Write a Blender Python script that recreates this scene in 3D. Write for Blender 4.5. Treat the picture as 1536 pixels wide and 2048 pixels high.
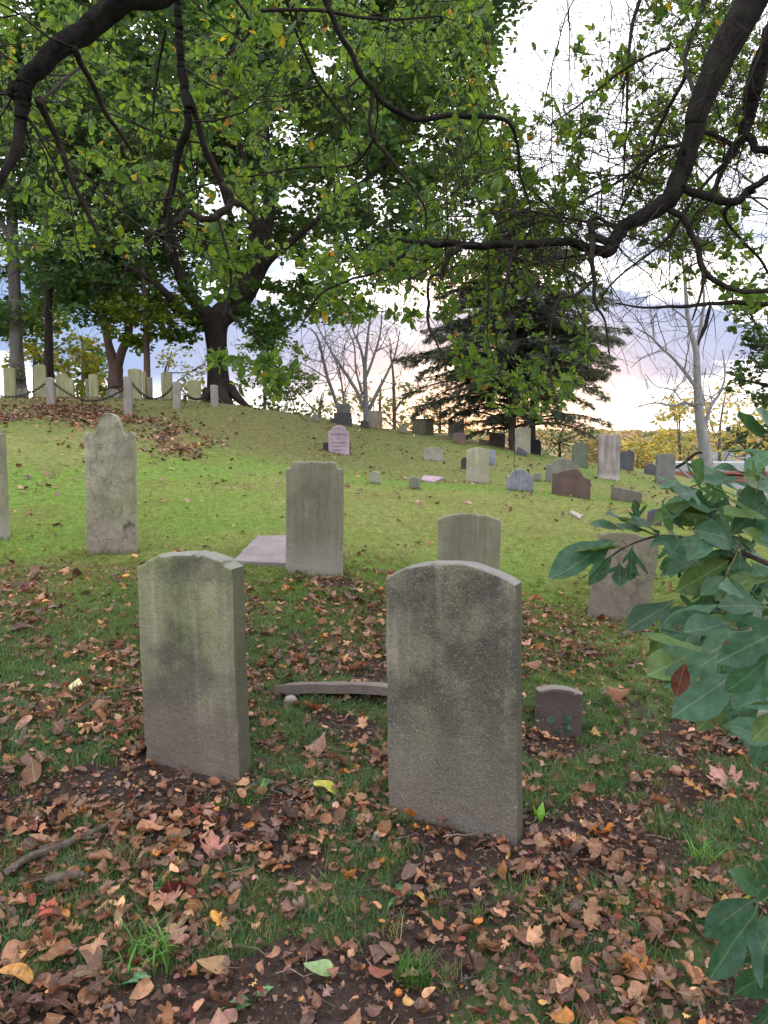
import bpy, math, random
import numpy as np
from mathutils import Vector, Matrix
from mathutils.geometry import delaunay_2d_cdt

random.seed(7); rng = np.random.default_rng(7)
R = math.radians
scn = bpy.context.scene
for o in list(bpy.data.objects): bpy.data.objects.remove(o)

# ------------------------------------------------------------------ camera
FPX = 1539.0; PITCH = R(5.35); CAMH = 1.55
cam = bpy.data.cameras.new('camera'); camo = bpy.data.objects.new('camera', cam)
scn.collection.objects.link(camo); scn.camera = camo
cam.sensor_fit = 'VERTICAL'; cam.sensor_height = 36; cam.lens = 36*FPX/2048
cam.clip_start = .05; cam.clip_end = 3000
camo.location = (0, 0, CAMH); camo.rotation_euler = (R(90)-PITCH, 0, 0)

# ------------------------------------------------------------------ light
SUN_EL, SUN_AZ = R(7), R(7)        # low sun ahead, a little right of the view axis (azimuth from +Y towards +X)
world = bpy.data.worlds.new('World'); scn.world = world; world.use_nodes = True
wt = world.node_tree; wt.nodes.clear()
def N(t, typ, **k):
    n = t.nodes.new(typ)
    for a, b in k.items(): setattr(n, a, b)
    return n
def mth(t, op, a, b=None, c=None, clamp=False):
    n = N(t, 'ShaderNodeMath', operation=op, use_clamp=clamp)
    for i, v in enumerate((a, b, c)):
        if v is None: continue
        if isinstance(v, (int, float)): n.inputs[i].default_value = v
        else: t.links.new(v, n.inputs[i])
    return n.outputs[0]
def ramp(t, fac, stops, interp='LINEAR'):
    n = N(t, 'ShaderNodeValToRGB'); n.color_ramp.interpolation = interp
    e = n.color_ramp.elements
    while len(e) < len(stops): e.new(.5)
    for q, (p, c) in zip(e, stops):
        q.position = p
        if isinstance(c, (int, float)): c = (c, c, c)
        q.color = (*c, 1)
    t.links.new(fac, n.inputs[0]); return n.outputs[0]
def mix(t, f, a, b, blend='MIX'):
    n = N(t, 'ShaderNodeMix', data_type='RGBA', blend_type=blend)
    for i, v in ((0, f), (6, a), (7, b)):
        if isinstance(v, (int, float)): n.inputs[i].default_value = v
        elif isinstance(v, tuple): n.inputs[i].default_value = (*v, 1)
        else: t.links.new(v, n.inputs[i])
    return n.outputs[2]
sky = N(wt, 'ShaderNodeTexSky', sky_type='NISHITA', sun_disc=False, sun_elevation=SUN_EL, sun_rotation=SUN_AZ)
bg1 = N(wt, 'ShaderNodeBackground'); bg1.inputs[1].default_value = .12; wt.links.new(sky.outputs[0], bg1.inputs[0])
tc = N(wt, 'ShaderNodeTexCoord'); sep = N(wt, 'ShaderNodeSeparateXYZ'); wt.links.new(tc.outputs['Generated'], sep.inputs[0])
mp = N(wt, 'ShaderNodeMapping'); mp.inputs['Scale'].default_value = (1.5, 1.5, 5.5); mp.inputs['Location'].default_value = (.35, .1, .2)
wt.links.new(tc.outputs['Generated'], mp.inputs[0])
cn = N(wt, 'ShaderNodeTexNoise'); cn.inputs['Scale'].default_value = 2.1; cn.inputs['Detail'].default_value = 6; cn.inputs['Roughness'].default_value = .52
wt.links.new(mp.outputs[0], cn.inputs[0])
# cloud shade: grey-lavender undersides in a belt above the horizon, thin bright overcast above it
belt = ramp(wt, sep.outputs[2], [(0.0, .10), (.03, .3), (.08, 1.0), (.19, 1.), (.27, .3), (.35, 0)])
dk = ramp(wt, cn.outputs[0], [(.43, 0), (.50, 1)])
dkf = mth(wt, 'MULTIPLY', dk, belt)
dotv = N(wt, 'ShaderNodeVectorMath', operation='DOT_PRODUCT')
nrm = N(wt, 'ShaderNodeVectorMath', operation='NORMALIZE'); wt.links.new(tc.outputs['Generated'], nrm.inputs[0])
wt.links.new(nrm.outputs[0], dotv.inputs[0]); dotv.inputs[1].default_value = (math.sin(SUN_AZ)*math.cos(R(1.5)), math.cos(SUN_AZ)*math.cos(R(1.5)), math.sin(R(1.5)))
glow = ramp(wt, dotv.outputs['Value'], [(.90, 0), (.975, .25), (1.0, 1)])
hz = ramp(wt, sep.outputs[2], [(0.0, 1), (.10, .35), (.22, 0)])
glow = mth(wt, 'MULTIPLY', glow, hz)
cc = mix(wt, dkf, (1.52, 1.53, 1.58), (.23, .31, .50))
cc = mix(wt, glow, cc, (1.5, .80, .40))
bg2 = N(wt, 'ShaderNodeBackground'); wt.links.new(cc, bg2.inputs[0]); bg2.inputs[1].default_value = 1.0
cov = ramp(wt, cn.outputs[0], [(.36, .55), (.46, .97)])
ms = N(wt, 'ShaderNodeMixShader'); wt.links.new(cov, ms.inputs[0]); wt.links.new(bg1.outputs[0], ms.inputs[1]); wt.links.new(bg2.outputs[0], ms.inputs[2])
wo = N(wt, 'ShaderNodeOutputWorld'); wt.links.new(ms.outputs[0], wo.inputs[0])
world.cycles.sampling_method = 'MANUAL'; world.cycles.sample_map_resolution = 512

sl = bpy.data.lights.new('sun', 'SUN'); sl.energy = .9; sl.angle = R(14); sl.color = (1, .78, .55)
so = bpy.data.objects.new('sun', sl); scn.collection.objects.link(so)
so.rotation_euler = (R(90)-SUN_EL, 0, math.pi-SUN_AZ)
vs = scn.view_settings; vs.view_transform = 'Standard'; vs.look = 'None'; vs.gamma = 1; vs.use_curve_mapping = False
vs.exposure = .85
scn.render.engine = 'CYCLES'
scn.cycles.max_bounces = 6; scn.cycles.transparent_max_bounces = 6; scn.cycles.diffuse_bounces = 4; scn.cycles.glossy_bounces = 2
scn.cycles.transmission_bounces = 3
scn.cycles.use_denoising = True

# ------------------------------------------------------------------ helpers
def P(px, py, Y):
    """the world point at depth Y (metres ahead) seen at photo pixel px, py"""
    a = (px-768)/FPX; b = (1024-py)/FPX
    d = np.array([a, math.cos(PITCH)+b*math.sin(PITCH), -math.sin(PITCH)+b*math.cos(PITCH)])
    return np.array([0, 0, CAMH]) + d*(Y/d[1])
def _h(ix, iy, s):
    n = (ix.astype(np.int64)*374761393 + iy.astype(np.int64)*668265263 + s*1442695041) & 0xffffffff
    n = ((n ^ (n >> 13))*1274126177) & 0xffffffff
    n = ((n ^ (n >> 16))*2246822519) & 0xffffffff
    return ((n ^ (n >> 15)) & 0xffff)/65535.0
def vn(x, y, s=0):
    x = np.asarray(x, float); y = np.asarray(y, float)
    ix = np.floor(x); iy = np.floor(y); fx = x-ix; fy = y-iy
    fx = fx*fx*(3-2*fx); fy = fy*fy*(3-2*fy)
    ix = ix.astype(np.int64); iy = iy.astype(np.int64)
    a = _h(ix, iy, s); b = _h(ix+1, iy, s); c = _h(ix, iy+1, s); d = _h(ix+1, iy+1, s)
    return (a*(1-fx)+b*fx)*(1-fy)+(c*(1-fx)+d*fx)*fy
def fbm(x, y, s=0, o=4):
    r = 0; a = .5; t = 0
    for i in range(o):
        r = r+a*vn(np.asarray(x)*2**i+i*17.3, np.asarray(y)*2**i+i*9.1, s+i); t += a; a *= .5
    return r/t
def sst(a, b, x):
    t = np.clip((x-a)/(b-a), 0, 1); return t*t*(3-2*t)

COL = scn.collection
def mk_mesh(name, V, F, mats, col=None, uv=None, smooth=True):
    V = np.asarray(V, np.float32); F = np.asarray(F, np.int32)
    me = bpy.data.meshes.new(name); n, k = F.shape
    me.vertices.add(len(V)); me.vertices.foreach_set('co', V.ravel())
    me.loops.add(n*k); me.loops.foreach_set('vertex_index', F.ravel())
    me.polygons.add(n); me.polygons.foreach_set('loop_start', np.arange(0, n*k, k, dtype=np.int32))
    me.polygons.foreach_set('use_smooth', np.full(n, smooth) if isinstance(smooth, bool) else smooth)
    if col is not None:
        c = np.ones((len(V), 4), np.float32); c[:, :3] = col
        a = me.color_attributes.new('col', 'FLOAT_COLOR', 'POINT'); a.data.foreach_set('color', c.ravel())
    if uv is not None:
        u = me.uv_layers.new(name='uv'); u.data.foreach_set('uv', np.asarray(uv, np.float32)[F.ravel()].ravel())
    for m in (mats if isinstance(mats, (list, tuple)) else [mats]): me.materials.append(m)
    me.update(calc_edges=True); me.validate()
    return me
def link(name, me, parent=None, loc=None, **props):
    o = bpy.data.objects.new(name, me); COL.objects.link(o)
    if parent is not None: o.parent = parent
    if loc is not None: o.location = loc
    for k, v in props.items(): o[k] = v
    return o
def thing(name, label, cat, loc, group=None, rot=None):
    o = link(name, None, None, loc, label=label, category=cat)
    if group: o['group'] = group
    if rot: o.rotation_euler = rot
    o.empty_display_size = .1
    return o
class MB:
    def __init__(s): s.V = []; s.F = []; s.C = []; s.U = []; s.n = 0
    def add(s, V, F, col=(1, 1, 1), uv=None):
        V = np.asarray(V, float).reshape(-1, 3); F = np.asarray(F, int)
        if F.shape[1] == 4: F = np.vstack([F[:, [0, 1, 2]], F[:, [0, 2, 3]]])
        s.V.append(V); s.F.append(F+s.n); s.n += len(V)
        s.C.append(np.broadcast_to(np.asarray(col, float), (len(V), 3)))
        s.U.append(np.tile([.3, .8], (len(V), 1)) if uv is None else np.asarray(uv, float))
    def mesh(s, name, mat, off=(0, 0, 0), smooth=True):
        return mk_mesh(name, np.vstack(s.V)-np.asarray(off), np.vstack(s.F), mat, np.vstack(s.C), np.vstack(s.U), smooth)
    def tube(s, pts, rad, n=8, col=(1, 1, 1), rough=0., cap=True, seed=0):
        pts = np.asarray(pts, float); m = len(pts); rad = np.broadcast_to(np.asarray(rad, float), (m,))
        T = np.gradient(pts, axis=0); T /= np.linalg.norm(T, axis=1)[:, None]+1e-9
        ref = np.array([0, 0, 1.]) if abs(T[:, 2]).mean() < .8 else np.array([0, 1., 0])
        A = np.cross(T, ref); A /= np.linalg.norm(A, axis=1)[:, None]+1e-9; B = np.cross(T, A)
        th = np.linspace(0, 2*np.pi, n, endpoint=False)
        L = np.r_[0, np.cumsum(np.linalg.norm(np.diff(pts, axis=0), axis=1))]
        rr = rad[:, None]*np.ones(n)
        if rough: 
            sc = 1/max(rad.max(), .01)
            rr = rr*(1+rough*1.7*(fbm(np.cos(th)[None, :]*1.5+L[:, None]*sc*.13+50, np.sin(th)[None, :]*1.5+L[:, None]*sc*.08+20, seed, 3)-.5)+rough*.9*(fbm(np.cos(th)[None, :]*5+L[:, None]*sc*.10+80, np.sin(th)[None, :]*5+L[:, None]*sc*.16+40, seed+5, 3)-.5))
        V = pts[:, None, :]+rr[..., None]*(np.cos(th)[None, :, None]*A[:, None, :]+np.sin(th)[None, :, None]*B[:, None, :])
        i = np.arange(m-1)[:, None]*n; j = np.arange(n)[None, :]; j2 = (j+1) % n
        F = np.stack([i+j, i+j2, i+n+j2, i+n+j], -1).reshape(-1, 4)
        uv = np.stack([np.tile(th/6.283, (m, 1)), np.tile(L[:, None], (1, n))], -1).reshape(-1, 2)
        s.add(V.reshape(-1, 3), F, col, uv)
        if cap:
            s.add(np.vstack([V[-1], pts[-1]+T[-1]*rad[-1]*.5]), [[k, (k+1) % n, n] for k in range(n)], col)
            s.add(np.vstack([V[0], pts[0]-T[0]*rad[0]*.2]), [[(k+1) % n, k, n] for k in range(n)], col)
    def box(s, c, d, col=(1, 1, 1), rz=0, bev=0):
        x, y, z = np.asarray(d)/2.
        V = np.array([[a*x, b*y, e*z] for a in (-1, 1) for b in (-1, 1) for e in (-1, 1)])
        cz, sz = math.cos(rz), math.sin(rz); V = V@np.array([[cz, sz, 0], [-sz, cz, 0], [0, 0, 1]])
        s.add(V+c, [[0, 1, 3, 2], [4, 6, 7, 5], [0, 4, 5, 1], [2, 3, 7, 6], [0, 2, 6, 4], [1, 5, 7, 3]], col)
def crom(pts, k=6):
    """smooth curve through pts (any number of columns)"""
    p = np.asarray(pts, float); p = np.vstack([2*p[0]-p[1], p, 2*p[-1]-p[-2]]); out = []
    for i in range(1, len(p)-2):
        for t in np.linspace(0, 1, k, endpoint=False):
            a, b, c, d = p[i-1], p[i], p[i+1], p[i+2]
            out.append(.5*((2*b)+(-a+c)*t+(2*a-5*b+4*c-d)*t*t+(-a+3*b-3*c+d)*t**3))
    out.append(p[-2]); return np.array(out)
def PT(lst, k=6):
    """list of (px, py, depth, diameter in px) -> smooth world points and radii"""
    a = np.array([[*P(x, y, Y), w/2/FPX*Y] for x, y, Y, w in lst]); c = crom(a, k)
    return c[:, :3], np.maximum(c[:, 3], .0008)

# ------------------------------------------------------------------ materials
def new_mat(name):
    m = bpy.data.materials.new(name); m.use_nodes = True; t = m.node_tree
    return m, t, t.nodes['Principled BSDF'], t.nodes['Material Output']
def noise(t, vec, scale, detail=4, rough=.55, out=0, scl=None):
    if scl:
        mpn = N(t, 'ShaderNodeMapping'); mpn.inputs['Scale'].default_value = scl; t.links.new(vec, mpn.inputs[0]); vec = mpn.outputs[0]
    n = N(t, 'ShaderNodeTexNoise'); n.inputs['Scale'].default_value = scale; n.inputs['Detail'].default_value = detail; n.inputs['Roughness'].default_value = rough
    t.links.new(vec, n.inputs[0]); return n.outputs[out]
def bump(t, b, h, strength, dist=.01, prev=None):
    n = N(t, 'ShaderNodeBump'); n.inputs['Strength'].default_value = strength; n.inputs['Distance'].default_value = dist
    t.links.new(h, n.inputs['Height'])
    if prev is not None: t.links.new(prev, n.inputs['Normal'])
    t.links.new(n.outputs[0], b.inputs['Normal']); return n.outputs[0]
STM = {}
def stone_mat(name, base, lichen=(.2, .2, .1), lich=.5, dark=.5, speck=.4, streak=.4, foot=None, foot_h=.35, bumpy=.5, sc=1., flake=0., topc=None):
    if name in STM: return STM[name]
    m, t, b, o = new_mat(name)
    tc = N(t, 'ShaderNodeTexCoord'); ob = tc.outputs['Object']
    oi = N(t, 'ShaderNodeObjectInfo')
    ad = N(t, 'ShaderNodeVectorMath', operation='ADD'); t.links.new(ob, ad.inputs[0])
    cx = N(t, 'ShaderNodeCombineXYZ')
    for i in range(3): t.links.new(mth(t, 'MULTIPLY', oi.outputs['Random'], 23.7+i*7), cx.inputs[i])
    t.links.new(cx.outputs[0], ad.inputs[1]); v = ad.outputs[0]
    c = mix(t, ramp(t, noise(t, v, 3.2*sc, 5), [(.35, 0), (.62, 1)]), base, tuple(x*.72 for x in base))
    c = mix(t, mth(t, 'MULTIPLY', ramp(t, noise(t, v, 2.3*sc, 6, .6, 0, (1, 1, .55)), [(.40, 0), (.60, 1)]), lich), c, lichen)
    st = ramp(t, noise(t, v, 5*sc, 5, .6, 0, (2.4, 1, .16)), [(.42, 0), (.66, 1)])
    c = mix(t, mth(t, 'MULTIPLY', st, streak), c, tuple(x*.42 for x in base))
    st2 = ramp(t, noise(t, v, 7*sc, 4, .6, 0, (2.2, 1, .12)), [(.55, 0), (.72, 1)])
    c = mix(t, mth(t, 'MULTIPLY', st2, streak*.6), c, tuple(min(1, x*1.5) for x in base))
    dk = ramp(t, noise(t, v, 2.6*sc, 7, .68), [(.47, 0), (.60, 1)])
    c = mix(t, mth(t, 'MULTIPLY', dk, dark), c, (.055, .052, .045))
    if foot:
        s = N(t, 'ShaderNodeSeparateXYZ'); t.links.new(ob, s.inputs[0])
        zz = mth(t, 'ADD', s.outputs[2], mth(t, 'MULTIPLY', noise(t, v, 6, 5), -.35*foot_h*2))
        f = N(t, 'ShaderNodeMapRange'); f.inputs[1].default_value = foot_h*.75; f.inputs[2].default_value = -.10*foot_h; f.inputs[3].default_value = 0; f.inputs[4].default_value = .85
        t.links.new(zz, f.inputs[0]); c = mix(t, f.outputs[0], c, foot)
    sp = noise(t, v, 190, 3, .7)
    c = mix(t, mth(t, 'MULTIPLY', ramp(t, sp, [(.56, 0), (.66, 1)]), speck), c, (.5, .48, .42))
    sp2 = noise(t, v, 120, 3, .75)
    c = mix(t, mth(t, 'MULTIPLY', ramp(t, sp2, [(.52, 0), (.62, 1)]), speck*.9), c, (.045, .042, .036))
    # a few white bird-lime / scuff marks
    sc_ = ramp(t, noise(t, v, 16, 4, .7, 0, (1.6, 1, .5)), [(.735, 0), (.77, 1)])
    c = mix(t, mth(t, 'MULTIPLY', sc_, .5), c, (.55, .53, .47))
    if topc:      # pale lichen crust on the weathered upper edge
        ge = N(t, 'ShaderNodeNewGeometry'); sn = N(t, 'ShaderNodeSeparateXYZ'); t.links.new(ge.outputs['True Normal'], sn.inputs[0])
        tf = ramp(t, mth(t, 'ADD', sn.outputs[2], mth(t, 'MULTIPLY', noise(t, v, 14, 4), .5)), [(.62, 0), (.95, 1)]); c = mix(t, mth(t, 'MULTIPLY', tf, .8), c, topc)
        sd = ramp(t, mth(t, 'ADD', sn.outputs[0], mth(t, 'MULTIPLY', noise(t, v, 9, 4), .4)), [(.85, 0), (1.0, 1)]); c = mix(t, mth(t, 'MULTIPLY', sd, .72), c, (.075, .075, .048))      # right-facing sides: shade put into the colour, in a dark mossy tone
    if flake:
        fn = noise(t, v, 3.4, 5, .6, 0, (1.5, 1, .8)); fl = ramp(t, fn, [(.42, 0), (.435, .35), (.50, .40), (.512, .75), (.56, .8), (.57, 1)])
        ln = N(t, 'ShaderNodeMath', operation='PINGPONG'); t.links.new(fn, ln.inputs[0]); ln.inputs[1].default_value = .07
        c = mix(t, mth(t, 'MULTIPLY', ramp(t, ln.outputs[0], [(0, .8), (.03, 0)]), flake), c, (.12, .105, .085))
    t.links.new(c, b.inputs['Base Color']); b.inputs['Roughness'].default_value = .92; b.inputs['Specular IOR Level'].default_value = .25
    p = bump(t, b, noise(t, v, 28*sc, 6, .65), bumpy, .012)
    p = bump(t, b, noise(t, v, 75*sc, 5, .7), bumpy, .006, p); p = bump(t, b, sp, bumpy*.8, .004, p)
    if flake: bump(t, b, fl, flake, .06, p)
    STM[name] = m; return m
def leaf_mat(name, trans=.45, rough=.5, vein=0., tint=None, bumpy=0, spots=0.):
    m, t, b, o = new_mat(name)
    at = N(t, 'ShaderNodeAttribute', attribute_name='col'); c = at.outputs['Color']
    g = N(t, 'ShaderNodeNewGeometry')
    nz = noise(t, g.outputs['Position'], 60, 3)
    c = mix(t, 1., c, ramp(t, nz, [(.3, .7), (.7, 1.25)]), 'MULTIPLY')
    if vein:
        uv = N(t, 'ShaderNodeUVMap', uv_map='uv'); s = N(t, 'ShaderNodeSeparateXYZ'); t.links.new(uv.outputs[0], s.inputs[0])
        au = mth(t, 'ABSOLUTE', s.outputs[0])
        mid = mth(t, 'LESS_THAN', au, .010)
        w = mth(t, 'FRACT', mth(t, 'MULTIPLY', mth(t, 'SUBTRACT', s.outputs[1], mth(t, 'MULTIPLY', au, 1.0)), 7.))
        side = mth(t, 'LESS_THAN', w, .055)
        vf = mth(t, 'MULTIPLY', mth(t, 'MAXIMUM', mid, mth(t, 'MULTIPLY', side, .55)), vein)
        c = mix(t, vf, c, mix(t, .6, c, (.5, .55, .3)))
        c = mix(t, mth(t, 'MULTIPLY', ramp(t, noise(t, g.outputs['Position'], 38, 4, .65), [(.645, 0), (.67, 1)]), spots), c, (.10, .05, .02))
    t.links.new(c, b.inputs['Base Color']); b.inputs['Roughness'].default_value = rough; b.inputs['Specular IOR Level'].default_value = .35
    if bumpy: bump(t, b, noise(t, g.outputs['Position'], 140, 4), bumpy, .004)
    if trans:
        tr = N(t, 'ShaderNodeBsdfTranslucent')
        c2 = mix(t, 1., c, (1.25, 1.15, .55), 'MULTIPLY'); t.links.new(c2, tr.inputs[0])
        mx = N(t, 'ShaderNodeMixShader'); mx.inputs[0].default_value = trans
        t.links.new(b.outputs[0], mx.inputs[1]); t.links.new(tr.outputs[0], mx.inputs[2]); t.links.new(mx.outputs[0], o.inputs[0])
    return m
def bark_mat(name, base, alt, scale=1., moss=None, bumpy=.8):
    m, t, b, o = new_mat(name)
    uv = N(t, 'ShaderNodeUVMap', uv_map='uv'); tc = N(t, 'ShaderNodeTexCoord'); ob = tc.outputs['Object']
    n1 = noise(t, ob, 9*scale, 6, .65, 0, (1, 1, .35)); n2 = noise(t, ob, 40*scale, 5, .7)
    c = mix(t, ramp(t, n1, [(.38, 0), (.62, 1)]), base, alt)
    c = mix(t, mth(t, 'MULTIPLY', ramp(t, n2, [(.5, 0), (.7, 1)]), .5), c, tuple(x*.45 for x in base))
    c = mix(t, mth(t, 'MULTIPLY', ramp(t, noise(t, ob, 30*scale, 5, .75), [(.56, 0), (.66, 1)]), .45), c, tuple(min(1, x*2.2) for x in alt))
    if moss: c = mix(t, mth(t, 'MULTIPLY', ramp(t, noise(t, ob, 5*scale, 4), [(.5, 0), (.65, 1)]), .6), c, moss)
    t.links.new(c, b.inputs['Base Color']); b.inputs['Roughness'].default_value = .95; b.inputs['Specular IOR Level'].default_value = .15
    c = None
    n3 = noise(t, ob, 22*scale, 6, .75, 0, (1, 1, .5)); p = bump(t, b, n1, bumpy, .05/scale); p = bump(t, b, n3, bumpy, .035/scale, p); bump(t, b, n2, bumpy, .014/scale, p)
    return m
def plain(name, c, rough=.7, metal=0, nz=.25, sc=30):
    m, t, b, o = new_mat(name)
    tc = N(t, 'ShaderNodeTexCoord')
    f = noise(t, tc.outputs['Object'], sc, 4)
    t.links.new(mix(t, ramp(t, f, [(.35, 0), (.65, 1)]), c, tuple(x*(1-nz) for x in c)), b.inputs['Base Color'])
    b.inputs['Roughness'].default_value = rough; b.inputs['Metallic'].default_value = metal
    return m

# ------------------------------------------------------------------ terrain
CP = [(0,2048,1.95),(768,2048,1.95),(1536,2048,1.95),(890,1640,2.85),(400,1525,3.25),(630,1152,6.0),(225,1103,7.1),(20,1077,7.5),
 (1235,1240,6.3),(935,1215,5.7),(1115,1465,3.9),(1510,1500,3.7),(0,1500,3.3),(100,1250,4.9),(0,1000,10),(100,870,15.5),(257,830,19),
 (103,811,19.5),(0,797,21.5),(230,797,22),(400,805,22),(430,809,20.5),(600,830,25),(685,846,28),(750,856,28),(838,867,27),(910,874,30),
 (815,867,25),(918,888,22),(1045,905,24),(1072,909,25),(1160,934,22),(1215,958,20),(1255,940,25),(1330,970,21),(1300,949,28),(1450,990,22),
 (678,908,18.5),(955,967,15.5),(750,969,13.5),(829,979,13),(866,921,18.5),(1040,981,13.5),(1123,966,16),(1142,993,14),(1250,1003,15),
 (1370,1016,14),(1300,1045,11),(600,1000,10),(300,950,12.5),(1200,1100,8.5),(1450,1150,7),(1535,1250,5.5),(500,860,18.5)]
pts = [P(*c) for c in CP]
for x, y, z in [(-6,0,.25),(6,0,-.2),(0,-6,-.1),(-8,-8,.2),(8,-8,-.3),(-14,10,1.4),(12,8,.1),(14,20,-.4),(-18,22,2.9),(-20,12,1.6),(0,.6,0),(20,14,-.5)]: pts.append(np.array([x, y, z]))
for px, Y, z in [(0,28,2.6),(0,40,.2),(300,28,2.5),(430,31,2.0),(300,42,-.3),(600,34,1.5),(700,40,0),(850,38,0),(1000,33,-.1),(1200,31,-1.),(1400,30,-1.4),(1536,30,-1.8)]:
    pts.append(np.array([(px-768)/FPX*Y, Y, z]))
CPW = np.array(pts)
def _U(r2): return np.where(r2 > 1e-12, r2*np.log(np.maximum(r2, 1e-12))*.5, 0)
n = len(CPW); K = _U(((CPW[:, None, :2]-CPW[None, :, :2])**2).sum(-1)) + np.eye(n)*.25
Pm = np.c_[np.ones(n), CPW[:, :2]]
A_ = np.zeros((n+3, n+3)); A_[:n, :n] = K; A_[:n, n:] = Pm; A_[n:, :n] = Pm.T
W_ = np.linalg.solve(A_, np.r_[CPW[:, 2], 0, 0, 0])
def g(x, y, fine=True):
    x = np.atleast_1d(np.asarray(x, float)); y = np.atleast_1d(np.asarray(y, float))
    xs = np.clip(x, -22, 22); ys = np.clip(y, -8, 44); out = np.empty(len(x))
    for a in range(0, len(x), 20000):
        q = slice(a, a+20000)
        r2 = (xs[q, None]-CPW[None, :, 0])**2+(ys[q, None]-CPW[None, :, 1])**2
        out[q] = _U(r2)@W_[:n]+W_[n]+W_[n+1]*xs[q]+W_[n+2]*ys[q]
    r = np.hypot(x, np.maximum(y, 0)*1.0)
    f = sst(34, 75, r); out = out*(1-f)-7.5*f
    far = sst(170, 420, r)*sst(-50, 150, y)      # wooded ridge far off on the right
    out += far*(8+4*fbm(x/60, y/60, 5))
    if fine:
        out += .05*(fbm(x*.9, y*.9, 3)-.5)+.03*(fbm(x*4, y*4, 9)-.5)*np.exp(-r/12)
    return out
def g1(x, y): return float(g(x, y)[0])
def hit(px, py, Y0, lo=.8, hi=1.25):
    ys = np.linspace(Y0*lo, Y0*hi, 120); q = np.array([P(px, py, y) for y in ys]); d = q[:, 2]-g(q[:, 0], q[:, 1])
    s = np.where((d[:-1] > 0) & (d[1:] <= 0))[0]
    if len(s):
        k = s[0]; f = d[k]/(d[k]-d[k+1]); p = q[k]*(1-f)+q[k+1]*f
    else:
        k = np.argmin(abs(d)); p = q[k]
    return np.array([p[0], p[1], g1(p[0], p[1])])

def bare_mask(x, y):
    """0 = turf, 1 = bare soil and litter"""
    near = 1-sst(3.2, 5.6, y+.5*(fbm(x*.7, y*.7, 21)-.5)*4 - .12*x)
    f = fbm(x*2.1+3, y*2.1, 31, 4)
    thr = .76-.13*(1-sst(2.2, 3.6, y))
    m = near*sst(thr-.05, thr+.06, f+.10*near)
    for (sx, sy, r) in ((.0, 0, 0),): pass
    for c, r in SOIL: 
        m = np.maximum(m, 1-sst(r*.5, r, np.hypot(x-c[0], (y-c[1])*1.4)+.25*(fbm(x*5, y*5, 8)-.5)))
    return m
SOIL = []
def turf_col(x, y, ground=False):
    f = fbm(x*.35, y*.35, 41); h = fbm(x*1.7, y*1.7, 42)
    a = np.array([.150, .228, .048]); b = np.array([.20, .222, .072]); c = np.array([.105, .175, .062])
    t = sst(.35, .65, f)[:, None]; col = a*(1-t)+b*t
    t = sst(.5, .75, h)[:, None]*.5; col = col*(1-t)+np.array([.17, .17, .06])*t
    nr = (1-sst(2.8, 8.2, y+.9*(fbm(x*1.3, y*1.3, 71)-.5)*3))[:, None]; col = col*(1-nr)+c*nr
    if ground: col = col*(1-nr*.55)+np.array([.05, .042, .026])*nr*.55
    up = (sst(13.5, 17.5, y+ .12*x)*(1-.7*sst(-2, 4, x)))[:, None]; col = col*(1-up*.8)+np.array([.13, .115, .052])*up*.8
    return col

SOIL += [(P(930,1660,2.75), .28), (P(420,1550,3.1), .24), (P(1110,1490,3.7), .30), (P(700,1440,3.7), .30), (P(240,1112,7.0), .26), (P(660,1170,5.9), .28), (P(1230,1255,6.1), .25), (P(600,1540,3.0), .2)]

m, t, b, o = new_mat('ground_turf_and_soil')
at = N(t, 'ShaderNodeAttribute', attribute_name='col'); tc = N(t, 'ShaderNodeTexCoord'); ob = tc.outputs['Object']
sep2 = N(t, 'ShaderNodeAttribute', attribute_name='soil')
n1 = noise(t, ob, 1.3, 6); n2 = noise(t, ob, 45, 6, .7); n3 = noise(t, ob, 11, 5, .6)
turf = mix(t, 1., at.outputs['Color'], ramp(t, n3, [(.3, .55), (.7, 1.35)]), 'MULTIPLY')
turf = mix(t, mth(t, 'MULTIPLY', ramp(t, n2, [(.5, 0), (.7, 1)]), .45), turf, (.05, .04, .025))
soil = mix(t, ramp(t, n2, [(.35, 0), (.65, 1)]), (.034, .024, .022), (.085, .058, .052))
soil = mix(t, mth(t, 'MULTIPLY', ramp(t, noise(t, ob, 170, 3, .7), [(.6, 0), (.68, 1)]), .6), soil, (.17, .125, .105))
sf = mth(t, 'ADD', sep2.outputs['Fac'], mth(t, 'MULTIPLY', mth(t, 'SUBTRACT', n3, .5), .5))
c = mix(t, ramp(t, sf, [(.3, 0), (.6, 1)]), turf, soil)
t.links.new(c, b.inputs['Base Color']); b.inputs['Roughness'].default_value = 1; b.inputs['Specular IOR Level'].default_value = .1
p_ = bump(t, b, n2, .9, .02); bump(t, b, n3, .5, .05, p_)
MG = m
NX, NY = 440, 520
sx = np.linspace(-1, 1, NX); sy = np.linspace(-1, 1, NY)
gx = .5*np.sinh(7.7*sx)/1.0; gy = 3.2+.6*np.sinh(7.6*sy)
GX, GY = np.meshgrid(gx, gy); X = GX.ravel(); Y = GY.ravel(); Z = g(X, Y)
i = np.arange(NY-1)[:, None]*NX; j = np.arange(NX-1)[None, :]
F = np.stack([i+j, i+j+1, i+NX+j+1, i+NX+j], -1).reshape(-1, 4)
tcx = turf_col(X, Y, True); rr_ = np.hypot(X, Y); fw = sst(120, 260, rr_)[:, None]
fh = fbm(X/9, Y/9, 77)[:, None]
tcx = tcx*(1-fw)+fw*(np.array([.10, .10, .04])*(1-fh)+np.array([.26, .15, .04])*fh)
me = mk_mesh('ground', np.c_[X, Y, Z], F, MG, tcx)
a = me.attributes.new('soil', 'FLOAT', 'POINT'); a.data.foreach_set('value', bare_mask(X, Y).astype(np.float32))
link('ground', me, kind='structure')

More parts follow.
